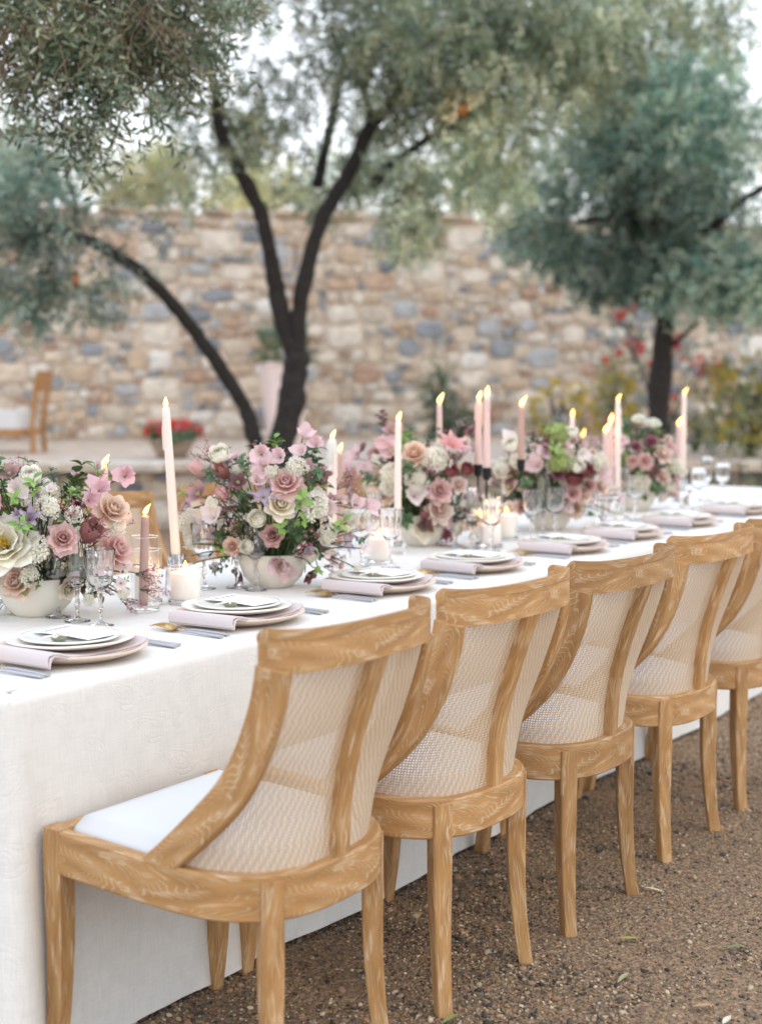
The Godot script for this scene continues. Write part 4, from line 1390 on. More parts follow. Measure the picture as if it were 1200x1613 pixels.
func build_trees() -> void:
	var tw := [Color(0.36, 0.41, 0.29), Color(0.25, 0.31, 0.22), Color(0.50, 0.52, 0.35), Color(0.17, 0.23, 0.17)]
	var tb := [Color(0.26, 0.34, 0.28), Color(0.18, 0.27, 0.22), Color(0.36, 0.42, 0.34), Color(0.12, 0.19, 0.16)]
	var tr := [Color(0.17, 0.27, 0.225), Color(0.085, 0.16, 0.135), Color(0.27, 0.37, 0.30), Color(0.42, 0.49, 0.38)]
	var tn := [Color(0.22, 0.27, 0.17), Color(0.13, 0.18, 0.11), Color(0.32, 0.32, 0.21), Color(0.09, 0.14, 0.09), Color(0.42, 0.46, 0.34)]
	var ty := [Color(0.46, 0.45, 0.24), Color(0.36, 0.39, 0.22), Color(0.52, 0.47, 0.28)]
	var o: Node3D
	var olive := thing("olive_tree", "dark barked olive tree with three leaning trunks behind the long table", "tree", site(-0.88, 0.57, 12.0), 0, "olive trees around the table")
	limb(olive, [site(-0.86, 0.62, 12.00), site(-0.81, 0.91, 12.00), site(-0.72, 1.27, 12.00), site(-0.68, 1.58, 12.00)], 0.122, 0.105, "trunk")
	limb(olive, [site(-0.68, 1.50, 12.00), site(-0.77, 1.78, 12.00), site(-0.85, 2.14, 12.00), site(-0.90, 2.42, 11.95), site(-0.97, 2.74, 11.90), site(-1.12, 3.04, 11.80), site(-1.26, 3.33, 11.70), site(-1.30, 3.68, 11.60), site(-1.45, 4.06, 11.40)], 0.076, 0.042, "trunk")
	limb(olive, [site(-0.69, 1.47, 12.00), site(-0.67, 1.89, 12.00), site(-0.61, 2.24, 12.00), site(-0.48, 2.69, 12.10), site(-0.27, 3.06, 12.20), site(-0.08, 3.46, 12.30), site(0.21, 3.81, 12.40), site(0.49, 4.07, 12.50), site(0.85, 4.45, 12.60)], 0.074, 0.040, "trunk")
	limb(olive, [site(-0.97, 0.62, 11.90), site(-1.01, 0.83, 11.90), site(-1.11, 1.17, 11.90), site(-1.35, 1.57, 11.80), site(-1.59, 1.91, 11.70), site(-1.87, 2.21, 11.60), site(-2.17, 2.41, 11.50), site(-2.47, 2.53, 11.40), site(-2.71, 2.58, 11.30)], 0.070, 0.034, "trunk")
	limb(olive, [site(-0.07, 3.43, 12.30), site(-0.12, 3.69, 12.20), site(-0.28, 3.93, 12.10), site(-0.41, 4.20, 12.00)], 0.040, 0.020, "limb")
	limb(olive, [site(-0.54, 3.03, 12.60), site(-0.48, 3.40, 12.90), site(-0.40, 3.83, 13.20), site(-0.34, 4.26, 13.40)], 0.050, 0.030, "limb")
	limb(olive, [site(-0.01, 3.06, 12.20), site(0.26, 3.28, 12.30), site(0.53, 3.45, 12.40), site(0.85, 3.54, 12.50)], 0.040, 0.020, "limb")
	limb(olive, [site(-0.05, 2.97, 12.10), site(0.00, 3.06, 12.20), site(0.03, 3.12, 12.20)], 0.050, 0.040, "limb")
	limb(olive, [site(-2.38, 2.47, 11.45), site(-2.49, 2.37, 11.40), site(-2.55, 2.19, 11.30)], 0.025, 0.010, "limb")
	limb(olive, [site(-2.34, 2.47, 11.40), site(-2.37, 2.74, 11.50), site(-2.47, 3.05, 11.60)], 0.030, 0.012, "limb")
	crown(olive, "crown", FL.far_sprig[0], [[site(-1.33, 3.85, 11.60), Vector3(0.60, 0.65, 0.90), 900], [site(-1.09, 3.50, 11.70), Vector3(0.36, 0.36, 0.70), 300], [site(-1.62, 3.77, 11.60), Vector3(0.30, 0.30, 0.60), 130], [site(-0.81, 4.05, 12.00), Vector3(0.57, 0.57, 1.00), 900], [site(-0.21, 4.15, 12.20), Vector3(0.64, 0.58, 1.10), 950], [site(0.47, 4.14, 12.40), Vector3(0.70, 0.65, 1.10), 800], [site(1.11, 3.89, 12.40), Vector3(0.59, 0.65, 1.00), 620], [site(-0.21, 3.72, 12.60), Vector3(0.49, 0.38, 0.90), 480], [site(-0.84, 3.63, 12.40), Vector3(0.43, 0.32, 0.90), 420], [site(-0.71, 3.97, 12.80), Vector3(0.44, 0.33, 0.80), 350], [site(-1.43, 3.39, 11.60), Vector3(0.25, 0.35, 0.60), 120], [site(-1.47, 2.94, 11.50), Vector3(0.25, 0.25, 0.50), 70], [site(0.21, 2.80, 12.20), Vector3(0.29, 0.45, 0.50), 230], [site(0.89, 3.25, 12.30), Vector3(0.43, 0.48, 0.70), 330], [site(0.32, 3.67, 12.50), Vector3(0.49, 0.27, 0.80), 200], [site(-0.50, 3.11, 13.00), Vector3(0.34, 0.34, 0.60), 160], [site(1.15, 4.35, 12.40), Vector3(0.70, 0.43, 1.00), 450], [site(1.60, 4.24, 12.60), Vector3(0.60, 0.44, 1.00), 420], [site(2.20, 4.55, 13.00), Vector3(0.73, 0.51, 1.00), 520], [site(1.96, 4.10, 13.20), Vector3(0.52, 0.34, 0.80), 260], [site(2.97, 4.67, 13.50), Vector3(0.53, 0.35, 0.80), 170], [site(-0.51, 4.70, 12.00), Vector3(1.72, 0.47, 1.40), 900], [site(-0.77, 3.29, 12.90), Vector3(0.22, 0.34, 0.50), 70], [site(-0.22, 3.29, 12.90), Vector3(0.22, 0.34, 0.50), 60]], tw, 1.0, 301, 0.5)
	crown(olive, "crown", FL.far_sprig[0], [[site(-2.41, 2.68, 11.40), Vector3(0.62, 0.37, 0.70), 420], [site(-2.71, 2.34, 11.30), Vector3(0.42, 0.37, 0.60), 300], [site(-2.07, 2.40, 11.50), Vector3(0.32, 0.40, 0.50), 210], [site(-2.80, 3.08, 11.50), Vector3(0.35, 0.30, 0.70), 150], [site(-2.30, 2.06, 11.40), Vector3(0.20, 0.25, 0.30), 90], [site(-2.72, 1.95, 11.30), Vector3(0.17, 0.20, 0.30), 60]], tb, 1.0, 302, 0.4)
	var right_olive := thing("olive_tree", "olive tree with one straight dark trunk and blue green crown on the right", "tree", site(2.86, 0.57, 15.2), 0, "olive trees around the table")
	limb(right_olive, [site(2.88, 0.55, 15.20), site(2.87, 0.98, 15.20), site(2.90, 1.63, 15.20), site(2.92, 2.15, 15.20), site(2.92, 2.54, 15.20), site(2.86, 3.05, 15.20), site(2.68, 3.64, 15.30), site(2.49, 4.17, 15.40)], 0.128, 0.055, "trunk")
	limb(right_olive, [site(2.93, 2.35, 15.20), site(3.17, 2.66, 15.10), site(3.53, 3.09, 15.00), site(3.91, 3.35, 15.00)], 0.070, 0.035, "limb")
	limb(right_olive, [site(2.93, 1.70, 15.20), site(3.09, 1.82, 15.10), site(3.23, 1.98, 15.00)], 0.035, 0.012, "limb")
	limb(right_olive, [site(2.88, 2.93, 15.20), site(2.44, 3.03, 15.00), site(1.96, 2.95, 14.80)], 0.050, 0.020, "limb")
	limb(right_olive, [site(2.86, 3.12, 15.20), site(3.09, 3.66, 15.40), site(3.18, 4.21, 15.60)], 0.050, 0.020, "limb")
	crown(right_olive, "crown", FL.far_sprig[0], [[site(2.59, 3.63, 15.20), Vector3(0.79, 0.73, 1.10), 760], [site(2.05, 3.09, 15.00), Vector3(0.78, 0.59, 1.00), 760], [site(2.97, 3.04, 15.10), Vector3(0.72, 0.52, 1.00), 640], [site(3.51, 3.12, 15.20), Vector3(0.59, 0.59, 1.00), 600], [site(1.66, 2.93, 14.90), Vector3(0.49, 0.42, 0.70), 420], [site(3.22, 2.46, 15.00), Vector3(0.72, 0.39, 0.80), 560], [site(3.76, 2.47, 15.10), Vector3(0.46, 0.46, 0.70), 420], [site(2.19, 2.52, 15.00), Vector3(0.39, 0.33, 0.60), 260], [site(3.01, 4.17, 15.40), Vector3(0.67, 0.60, 1.00), 560], [site(2.34, 4.09, 15.30), Vector3(0.60, 0.53, 0.90), 380], [site(3.68, 3.72, 15.40), Vector3(0.47, 0.53, 0.90), 300], [site(3.24, 4.60, 15.60), Vector3(0.61, 0.41, 0.80), 260], [site(2.58, 2.52, 15.00), Vector3(0.39, 0.26, 0.60), 230]], tr, 1.15, 303, 0.5)
	crown(right_olive, "crown", FL.far_sprig[0], [[site(2.41, 4.90, 15.80), Vector3(0.82, 0.62, 1.00), 520], [site(3.32, 5.01, 16.00), Vector3(0.69, 0.42, 0.90), 200]], tw, 1.15, 304, 0.3)
	var near := thing("olive_tree", "olive tree reaching in at the top left with hanging twigs and leaves in sharper focus", "tree", site(-2.6, 0.0, 4.9), 0, "olive trees around the table")
	limb(near, [site(-2.6, -0.05, 4.9), site(-2.55, 0.8, 4.9), site(-2.4, 1.7, 4.8), site(-2.2, 2.6, 5.0), site(-1.7, 3.15, 5.4), site(-0.9, 3.25, 5.5)], 0.11, 0.04, "trunk")
	limb(near, [site(-2.0, 2.85, 5.2), site(-1.6, 2.95, 5.4), site(-1.1, 2.90, 5.4), site(-0.6, 2.85, 5.4)], 0.03, 0.012)
	crown(near, "crown", FL.near_sprig[0], [[site(-1.12, 2.70, 5.40), Vector3(0.35, 0.16, 0.35), 170], [site(-1.28, 2.52, 5.40), Vector3(0.21, 0.19, 0.30), 60], [site(-0.92, 2.56, 5.40), Vector3(0.19, 0.21, 0.30), 110], [site(-0.80, 2.63, 5.50), Vector3(0.17, 0.24, 0.30), 150], [site(-1.08, 2.36, 5.40), Vector3(0.14, 0.12, 0.20), 55], [site(-1.02, 2.27, 5.35), Vector3(0.12, 0.07, 0.12), 44], [site(-0.94, 2.33, 5.35), Vector3(0.09, 0.09, 0.12), 30], [site(-1.35, 2.67, 5.50), Vector3(0.24, 0.19, 0.30), 60], [site(-0.86, 2.42, 5.50), Vector3(0.12, 0.12, 0.20), 40], [site(-1.15, 2.32, 5.40), Vector3(0.05, 0.09, 0.10), 14], [site(-0.69, 2.74, 5.60), Vector3(0.15, 0.15, 0.30), 60], [site(-1.16, 2.87, 5.40), Vector3(0.77, 0.19, 0.50), 300]], tn, 1.0, 305, 0.7)
	o = thing("background_tree", "yellow green tree showing above the wall at the left, past the three trunks", "tree", site(-4.04, 0.57, 27.0), 0, "trees beyond the stone wall")
	limb(o, [site(-4.04, 0.5, 27.0), site(-3.89, 2.99, 27.0), site(-4.04, 5.28, 27.0)], 0.14, 0.06, "trunk")
	crown(o, "crown", FL.far_sprig[0], [[site(-4.04, 4.98, 27.00), Vector3(1.29, 0.64, 1.30), 500], [site(-4.55, 4.73, 27.00), Vector3(0.77, 0.39, 1.00), 166], [site(-3.53, 5.16, 27.00), Vector3(0.77, 0.39, 1.00), 166]], ty, 1.6, 310, 0.2)
	o = thing("background_tree", "small yellow green tree above the wall between the two forked trunks", "tree", site(-2.48, 0.57, 29.0), 0, "trees beyond the stone wall")
	limb(o, [site(-2.48, 0.5, 29.0), site(-2.33, 3.04, 29.0), site(-2.48, 5.36, 29.0)], 0.14, 0.06, "trunk")
	crown(o, "crown", FL.far_sprig[0], [[site(-2.48, 5.06, 29.00), Vector3(1.01, 0.57, 1.30), 320], [site(-2.88, 4.84, 29.00), Vector3(0.60, 0.34, 1.00), 106], [site(-2.08, 5.22, 29.00), Vector3(0.60, 0.34, 1.00), 106]], ty, 1.6, 311, 0.2)
	o = thing("background_tree", "yellow green tree above the wall right of the forked trunk", "tree", site(1.38, 0.57, 27.0), 0, "trees beyond the stone wall")
	limb(o, [site(1.38, 0.5, 27.0), site(1.53, 2.88, 27.0), site(1.38, 5.11, 27.0)], 0.14, 0.06, "trunk")
	crown(o, "crown", FL.far_sprig[0], [[site(1.38, 4.81, 27.00), Vector3(1.29, 0.70, 1.30), 560], [site(0.88, 4.53, 27.00), Vector3(0.77, 0.42, 1.00), 186], [site(1.89, 5.01, 27.00), Vector3(0.77, 0.42, 1.00), 186]], ty, 1.6, 312, 0.2)
	o = thing("background_tree", "grey green tree above the wall behind the forked trunk", "tree", site(-0.53, 0.57, 31.0), 0, "trees beyond the stone wall")
	limb(o, [site(-0.53, 0.5, 31.0), site(-0.38, 3.27, 31.0), site(-0.53, 5.74, 31.0)], 0.14, 0.06, "trunk")
	crown(o, "crown", FL.far_sprig[0], [[site(-0.53, 5.44, 31.00), Vector3(1.61, 0.81, 1.30), 420], [site(-1.17, 5.13, 31.00), Vector3(0.97, 0.48, 1.00), 140], [site(0.11, 5.68, 31.00), Vector3(0.97, 0.48, 1.00), 140]], tw, 1.6, 313, 0.2)
	o = thing("background_tree", "grey green tree above the wall behind the blue green olive", "tree", site(3.59, 0.57, 30.0), 0, "trees beyond the stone wall")
	limb(o, [site(3.59, 0.5, 30.0), site(3.74, 3.26, 30.0), site(3.59, 5.74, 30.0)], 0.14, 0.06, "trunk")
	crown(o, "crown", FL.far_sprig[0], [[site(3.59, 5.44, 30.00), Vector3(1.82, 1.17, 1.30), 500], [site(2.87, 4.99, 30.00), Vector3(1.09, 0.70, 1.00), 166], [site(4.30, 5.78, 30.00), Vector3(1.09, 0.70, 1.00), 166]], tw, 1.6, 314, 0.2)
	o = thing("background_tree", "grey green tree above the wall at the far left", "tree", site(-6.45, 0.57, 28.0), 0, "trees beyond the stone wall")
	limb(o, [site(-6.45, 0.5, 28.0), site(-6.30, 3.38, 28.0), site(-6.45, 5.94, 28.0)], 0.14, 0.06, "trunk")
	crown(o, "crown", FL.far_sprig[0], [[site(-6.45, 5.64, 28.00), Vector3(1.34, 0.97, 1.30), 450], [site(-6.98, 5.26, 28.00), Vector3(0.80, 0.58, 1.00), 150], [site(-5.92, 5.92, 28.00), Vector3(0.80, 0.58, 1.00), 150]], tw, 1.6, 315, 0.2)
	o = thing("background_tree", "grey green tree above the wall at the far right", "tree", site(6.87, 0.57, 31.0), 0, "trees beyond the stone wall")
	limb(o, [site(6.87, 0.5, 31.0), site(7.02, 3.66, 31.0), site(6.87, 6.39, 31.0)], 0.14, 0.06, "trunk")
	crown(o, "crown", FL.far_sprig[0], [[site(6.87, 6.09, 31.00), Vector3(1.61, 1.48, 1.30), 400], [site(6.25, 5.52, 31.00), Vector3(0.97, 0.89, 1.00), 133], [site(7.50, 6.52, 31.00), Vector3(0.97, 0.89, 1.00), 133]], tw, 1.6, 316, 0.2)
	# bare hanging twigs of the near tree
	R.seed = 401
	var st := begin()
	for i in 230:
		var a := rn(-1.42, -0.75); var y := rn(2.48, 2.85); var b := rn(5.15, 5.5)
		var p := site(a, y, b) - near.position
		var pts := PackedVector3Array([p])
		var d := Vector3(rn(-0.5, 0.5), rn(-1.0, -0.2), rn(-0.5, 0.5))
		for k in 5:
			d += Vector3(rn(-0.5, 0.5), rn(-0.35, 0.25), rn(-0.5, 0.5))
			p += d.normalized() * rn(0.03, 0.075)
			pts.append(p)
		tube(st, curve(pts, 3), 0.0028, 0.0010, 4)
	part("twigs", done(st), M.twig, near).set_meta("kind", "stuff")
	var yb := [Color(0.30, 0.28, 0.12), Color(0.20, 0.22, 0.11), Color(0.24, 0.24, 0.12)]
	var gb := [Color(0.05, 0.09, 0.05), Color(0.07, 0.11, 0.06), Color(0.04, 0.07, 0.045)]
	var ob := [Color(0.13, 0.15, 0.07), Color(0.18, 0.19, 0.08), Color(0.09, 0.11, 0.06)]
	bush("shrub", "narrow dark green shrub against the wall behind the middle candles", site(0.78, 0.57, 19.6), Vector3(0.22, 0.52, 0.2), 170, gb, 0.9, 501)
	bush("shrub", "low dark green shrub sprawling right of the narrow dark shrub", site(1.05, 0.57, 19.4), Vector3(0.32, 0.22, 0.25), 110, gb, 0.9, 502)
	bush("flowering_shrub", "yellow flowering shrub behind the candles, left of the right olive trunk", site(2.25, 0.57, 18.4), Vector3(0.42, 0.42, 0.35), 200, yb, 1.0, 503, lin(196, 172, 60), 55)
	bush("flowering_shrub", "taller yellow flowering shrub just left of the right olive trunk", site(3.0, 0.57, 18.9), Vector3(0.34, 0.50, 0.35), 160, yb, 1.0, 504, lin(196, 172, 60), 50)
	bush("flowering_shrub", "big green and yellow shrub at the right edge past the end of the table", site(3.95, 0.57, 15.6), Vector3(0.62, 0.55, 0.5), 360, ob, 1.0, 505, lin(196, 172, 60), 75)
	bush("shrub", "dark green shrub at the foot of the right olive tree", site(3.55, 0.57, 16.6), Vector3(0.42, 0.30, 0.4), 220, gb, 1.0, 506)
	bush("shrub", "loose olive green shrub filling the ground past the end of the table", site(3.1, 0.0, 12.6), Vector3(0.75, 0.36, 0.5), 420, ob, 1.0, 507)
	bush("shrub", "grey green shrub at the right edge beside the yellow shrub", site(4.3, 0.3, 13.0), Vector3(0.6, 0.4, 0.5), 300, ob, 1.0, 508)
	# bougainvillea climbing the wall
	var bo := thing("bougainvillea", "red bougainvillea climbing the wall around the right olive trunk", "climbing plant", site(3.9, 0.57, 20.2))
	R.seed = 509
	var xs := []; var cs := PackedColorArray()
	var fx := []; var fc := PackedColorArray()
	st = begin()
	for q in [[3.30, 2.15, 20.6, 12], [3.42, 1.75, 20.6, 16], [4.15, 1.85, 20.9, 12], [3.85, 1.45, 20.8, 10], [4.6, 1.35, 21.0, 14], [3.95, 0.95, 20.8, 9], [3.2, 1.45, 20.6, 6], [4.35, 1.6, 20.9, 8]]:
		var c := site(q[0], q[1] + 0.1, q[2] - 0.25) - bo.position
		tube(st, curve(PackedVector3Array([Vector3(0, 0, 0.05), (c * 0.5) + Vector3(rn(-0.1, 0.1), 0.1, 0), c]), 5), 0.018, 0.006, 5)
		for i in q[3] * 3:
			var p := c + RT * rn(-0.26, 0.26) + Vector3(0, rn(-0.22, 0.2), 0) + FW * rn(-0.1, 0.1)
			xs.append(Transform3D(facing(Vector3(rn(-1, 1), rn(-0.5, 1), rn(-1, 1)), 0).scaled(Vector3.ONE * 0.7), p)); cs.append(gb[R.randi() % 3] * 1.4)
		for i in int(q[3] * 0.6):
			var p := c + RT * rn(-0.16, 0.16) - FW * 0.12 + Vector3(0, rn(-0.12, 0.12), 0)
			fx.append(Transform3D(facing(Vector3(rn(-1, 1), rn(0, 1), rn(-1, 1)), 0).scaled(Vector3.ONE * rn(0.04, 0.065)), p)); fc.append(lin(206, 54, 56) * rn(0.7, 1.15))
	part("stems", done(st), M.bark, bo)
	scatter("foliage", FL.far_sprig[0], M.olive, xs, cs, bo)
	scatter("blossoms", FL.blossom[0], M.petal, fx, fc, bo)
	# planter behind the forked trunk
	var pl := thing("planter", "tall tapered pale pink planter with a green bush behind the forked olive trunk", "planter", site(-1.28, 0.57, 19.4), TURN + 0.3)
	st = begin()
	var rows := []
	for q in [[0.185, 0.0], [0.27, 0.98], [0.282, 1.0], [0.282, 1.04], [0.25, 1.04], [0.24, 0.98], [0.0, 0.96]]:
		var row := PackedVector3Array()
		for k in 5: row.append(Vector3([-1, 1, 1, -1, -1][k] * q[0], q[1], [1, 1, -1, -1, 1][k] * q[0]))
		rows.append(row)
	st.set_smooth_group(-1)
	grid(st, rows, [], true)
	part("pot", done(st), M.planter, pl)
	var pc := []; var pcc := PackedColorArray()
	for i in 120:
		var d := Vector3(rn(-1, 1), rn(-0.3, 1.3), rn(-1, 1)) * 0.24
		pc.append(Transform3D(facing(d + Vector3(0, 0.1, 0), rn(0, 6)), Vector3(0, 1.08, 0) + d)); pcc.append(Color(0.06, 0.13, 0.06) * rn(0.7, 1.5))
	scatter("foliage", FL.far_sprig[0], M.olive, pc, pcc, pl)
	geranium(site(-2.17, 0.57, 15.2))
	# wooden seat with white cushions on the terrace
	var s := thing("lounge_seat", "wooden lounge seat with white cushions standing on the terrace at the left", "lounge chair", site(-4.05, 0.57, 16.3), TURN)
	var bx := func(called: String, size: Vector3, p: Vector3, m: Material, tilt := 0.0) -> void:
		var t := begin()
		sweep(t, PackedVector3Array([Vector3(0, -size.y / 2, 0), Vector3(0, size.y / 2, 0)]), PackedVector3Array([Vector3.RIGHT, Vector3.RIGHT]), PackedVector3Array([Vector3.FORWARD, Vector3.FORWARD]), crect(size.x, size.z, minf(size.x, size.z) * 0.22))
		part(called, done(t), m, s, Transform3D(Basis(Vector3.BACK, tilt), p))
	bx.call("seat_frame", Vector3(0.92, 0.07, 0.60), Vector3(-0.22, 0.24, 0), M.wood_brown)
	bx.call("seat_cushion", Vector3(0.86, 0.20, 0.56), Vector3(-0.24, 0.375, 0), M.cushion)
	bx.call("back_cushion", Vector3(0.18, 0.62, 0.56), Vector3(-0.58, 0.60, 0), M.cushion, 0.08)
	for z in [-0.27, 0.27]:
		bx.call("back_post", Vector3(0.055, 0.66, 0.05), Vector3(0.265, 0.54, z), M.wood_brown, -0.13)
		bx.call("leg", Vector3(0.055, 0.24, 0.05), Vector3(0.24, 0.115, z), M.wood_brown, 0.05)
		bx.call("leg", Vector3(0.055, 0.24, 0.05), Vector3(-0.62, 0.115, z), M.wood_brown)
	bx.call("back_rail", Vector3(0.05, 0.22, 0.59), Vector3(0.315, 0.80, 0), M.wood_brown, -0.13)
	lantern("small amber lantern hanging in the canopy above the middle candles", site(0.65, 3.50, 11.8), 0.5, 0.7)
	lantern("amber lantern hanging under the low crown at the left", site(-2.29, 2.13, 11.1), 0.35, 0.55)

func build_table() -> void:
	table()
	var near := "near row of dining chairs with limed oak frames and cane backs"
	var spots := [[2.239, -1.6326, -0.012, "nearest limed oak dining chair with its whole white seat in view"], [2.8286, -1.6213, -0.028, "second oak dining chair from the front, its cane back lightly pink"], [3.4014, -1.5999, -0.032, "third oak dining chair from the front, at the middle of the row"], [4.0614, -1.6182, -0.034, "fourth oak dining chair from the front along the table"], [4.67, -1.61, -0.03, "fifth oak dining chair, cut by the right edge of the picture"]]
	var proto: Node3D
	for i in spots.size():
		var q: Array = spots[i]
		if i == 0:
			proto = make_chair("dining_chair", q[3], near)
			proto.position = Vector3(q[0], 0, q[1]); proto.rotation.y = q[2]
		else:
			var c := copy(proto, "dining_chair", q[3], Vector3(q[0], 0, q[1]), q[2])
			rewood(c, i)
	var far := [[3.36, "far side oak chair behind the nearest flower arrangement"], [4.0, "far side oak chair whose crest shows between the two nearest flower arrangements"], [4.65, "far side oak chair behind the second flower arrangement"], [5.29, "far side oak chair whose crest shows between the second and third flower arrangements"], [5.93, "far side oak chair behind the third flower arrangement"]]
	for i in far.size():
		var c := copy(proto, "dining_chair", far[i][1], Vector3(far[i][0], 0, -3.79), PI)
		c.set_meta("group", "dining chairs on the far side of the table")
		rewood(c, i + 3)
	# place settings
	R.seed = 61
	var px := [2.325, 2.91, 3.58, 4.13, 4.77, 5.31, 5.90, 6.56]
	var where := ["nearest the camera", "second from the near end", "third from the near end", "fourth from the near end", "fifth from the near end", "sixth from the near end", "seventh from the near end", "last at the far end"]
	var cm := plate_mesh(0.168, 0.024, 0.006); var pm := plate_mesh(0.142, 0.016, 0.022); var sm := plate_mesh(0.112, 0.011, 0.016); var nm := napkin_mesh()
	var ct := begin()
	grid(ct, [PackedVector3Array([Vector3(-0.054, 0.0008, 0.088), Vector3(0.054, 0.0008, 0.088)]), PackedVector3Array([Vector3(-0.053, 0.003, 0.0), Vector3(0.053, 0.0022, 0.0)]), PackedVector3Array([Vector3(-0.054, 0.0015, -0.088), Vector3(0.054, 0.004, -0.088)])], [PackedVector2Array([Vector2(0, 1), Vector2(1, 1)]), PackedVector2Array([Vector2(0, 0.5), Vector2(1, 0.5)]), PackedVector2Array([Vector2(0, 0), Vector2(1, 0)])], true)
	var card := done(ct)
	var kn: Node3D; var fk: Node3D
	for i in px.size():
		var c := Vector3(px[i], TOP + 0.0045, -2.36 + 0.008 * sin(i * 2.0))
		var spin := rn(0, 6)
		single("charger_plate", cm, M.charger, "beige charger plate under the place setting " + where[i], "plate", c, spin, "charger plates")
		single("napkin", nm, M.napkin, "folded lilac napkin hanging over the charger " + where[i], "napkin", c + Vector3(0.0, 0.0, 0.012), -PI / 2 + rn(-0.08, 0.08), "lilac napkins")
		single("dinner_plate", pm, M.plate, "ivory wavy rimmed dinner plate " + where[i], "plate", c + Vector3(0.0, 0.0262, -0.008), spin + 1, "dinner plates")
		single("salad_plate", sm, M.salad, "pale grey green salad plate topping the stack " + where[i], "plate", c + Vector3(0.004, 0.0345, -0.010), spin + 2, "salad plates")
		single("menu_card", card, M.menu, "white menu card with dark script on the plates " + where[i], "menu card", c + Vector3(0.03, 0.0465, -0.012), rn(-0.12, 0.05), "menu cards")
		var fav := thing("ribbon_favour", "tied ivory ribbon with a sage pebble on the plate " + where[i], "favour", c + Vector3(-0.052, 0.0415, 0.012), rn(-0.2, 0.2), "ribbon favours")
		var st := begin()
		lathe(st, PackedVector2Array([Vector2(0, 0), Vector2(0.012, 0.001), Vector2(0.018, 0.006), Vector2(0.014, 0.012), Vector2(0, 0.014)]), 14)
		part("pebble", done(st), M.sage, fav)
		st = begin()
		for sgn: float in [-1.0, 1.0]:
			tube(st, curve(PackedVector3Array([Vector3(0, 0.014, 0), Vector3(sgn * 0.012, 0.022, 0.006), Vector3(sgn * 0.024, 0.016, 0.012), Vector3(sgn * 0.012, 0.012, 0.006), Vector3(0, 0.015, 0)]), 4), 0.0026, 0.0026, 5)
			tube(st, curve(PackedVector3Array([Vector3(0, 0.014, 0), Vector3(sgn * 0.01, 0.012, -0.014), Vector3(sgn * 0.018, 0.008, -0.034)]), 4), 0.0026, 0.002, 5)
		part("bow", done(st), M.ribbon, fav)
		var lay := [["table_fork", -0.225, "inner gold fork left of the plate "], ["table_fork", -0.200, "outer gold fork left of the plate "], ["table_knife", 0.192, "inner knife right of the plate "], ["table_knife", 0.216, "outer knife right of the plate "]]
		for k in lay.size():
			var kind: String = lay[k][0]
			var p := c + Vector3(lay[k][1] + rn(-0.003, 0.003), 0.0005, 0.02 + rn(-0.008, 0.008))
			var lab: String = lay[k][2] + where[i]
			var o: Node3D
			var src = fk if kind == "table_fork" else kn
			if src == null:
				o = cutlery(kind); o.position = p; o.rotation.y = rn(-0.05, 0.05); o.set_meta("label", lab)
				if kind == "table_fork": fk = o
				else: kn = o
			else: copy(src, kind, lab, p, rn(-0.05, 0.05))
	# flowers
	var h1 := [
		["pea_mauve", -0.071, 0.361, 0.175, 0.060], ["pea_mauve", -0.060, 0.307, 0.194, 0.050], ["ran_white", 0.035, 0.369, 0.180, 0.038], ["leaf_bright", 0.003, 0.306, 0.202, 0.057], ["leaf_bright", 0.019, 0.245, 0.201, 0.063],
		["leaf_bright", 0.050, 0.343, 0.188, 0.063], ["rose_blush", 0.108, 0.293, -0.178, 0.045], ["rose_peach", 0.214, 0.281, 0.082, 0.059], ["bell", 0.031, 0.269, 0.202, 0.038], ["peony", -0.035, 0.208, 0.191, 0.076],
		["rose_cream", -0.085, 0.244, 0.187, 0.057], ["rose_sand", -0.016, 0.105, 0.131, 0.058], ["tulip_dark", 0.168, 0.233, 0.136, 0.048], ["pea_mauve", 0.237, 0.369, 0.000, 0.037], ["pea_mauve", 0.189, 0.343, 0.096, 0.036],
		["pea_mauve", 0.170, 0.313, 0.132, 0.029], ["rose_dusty", 0.213, 0.174, 0.040, 0.059], ["rose_dusty", 0.108, 0.218, 0.172, 0.048], ["phlox", 0.047, 0.184, 0.180, 0.038], ["phlox", 0.082, 0.299, 0.189, 0.032],
		["phlox", 0.214, 0.244, 0.081, 0.029], ["wax", 0.135, 0.268, 0.165, 0.067], ["wax", 0.257, 0.108, 0.000, 0.080], ["wax", 0.269, 0.066, 0.000, 0.066], ["wax", -0.080, 0.042, 0.000, 0.075],
		["wax", 0.010, 0.020, 0.000, 0.060], ["wax", 0.216, 0.042, 0.000, 0.066], ["rose_cream", 0.094, 0.076, 0.068, 0.036], ["leaf_dark", 0.124, 0.053, 0.000, 0.060], ["leaf_dark", -0.084, 0.107, 0.115, 0.064],
		["leaf_dark", -0.048, 0.385, 0.169, 0.054], ["phlox", -0.070, 0.008, 0.000, 0.023], ["pea_pale", -0.000, 0.347, 0.192, 0.035], ["hel_mauve", -0.019, 0.380, 0.176, 0.032], ["phlox", 0.016, 0.128, 0.151, 0.029],
	]
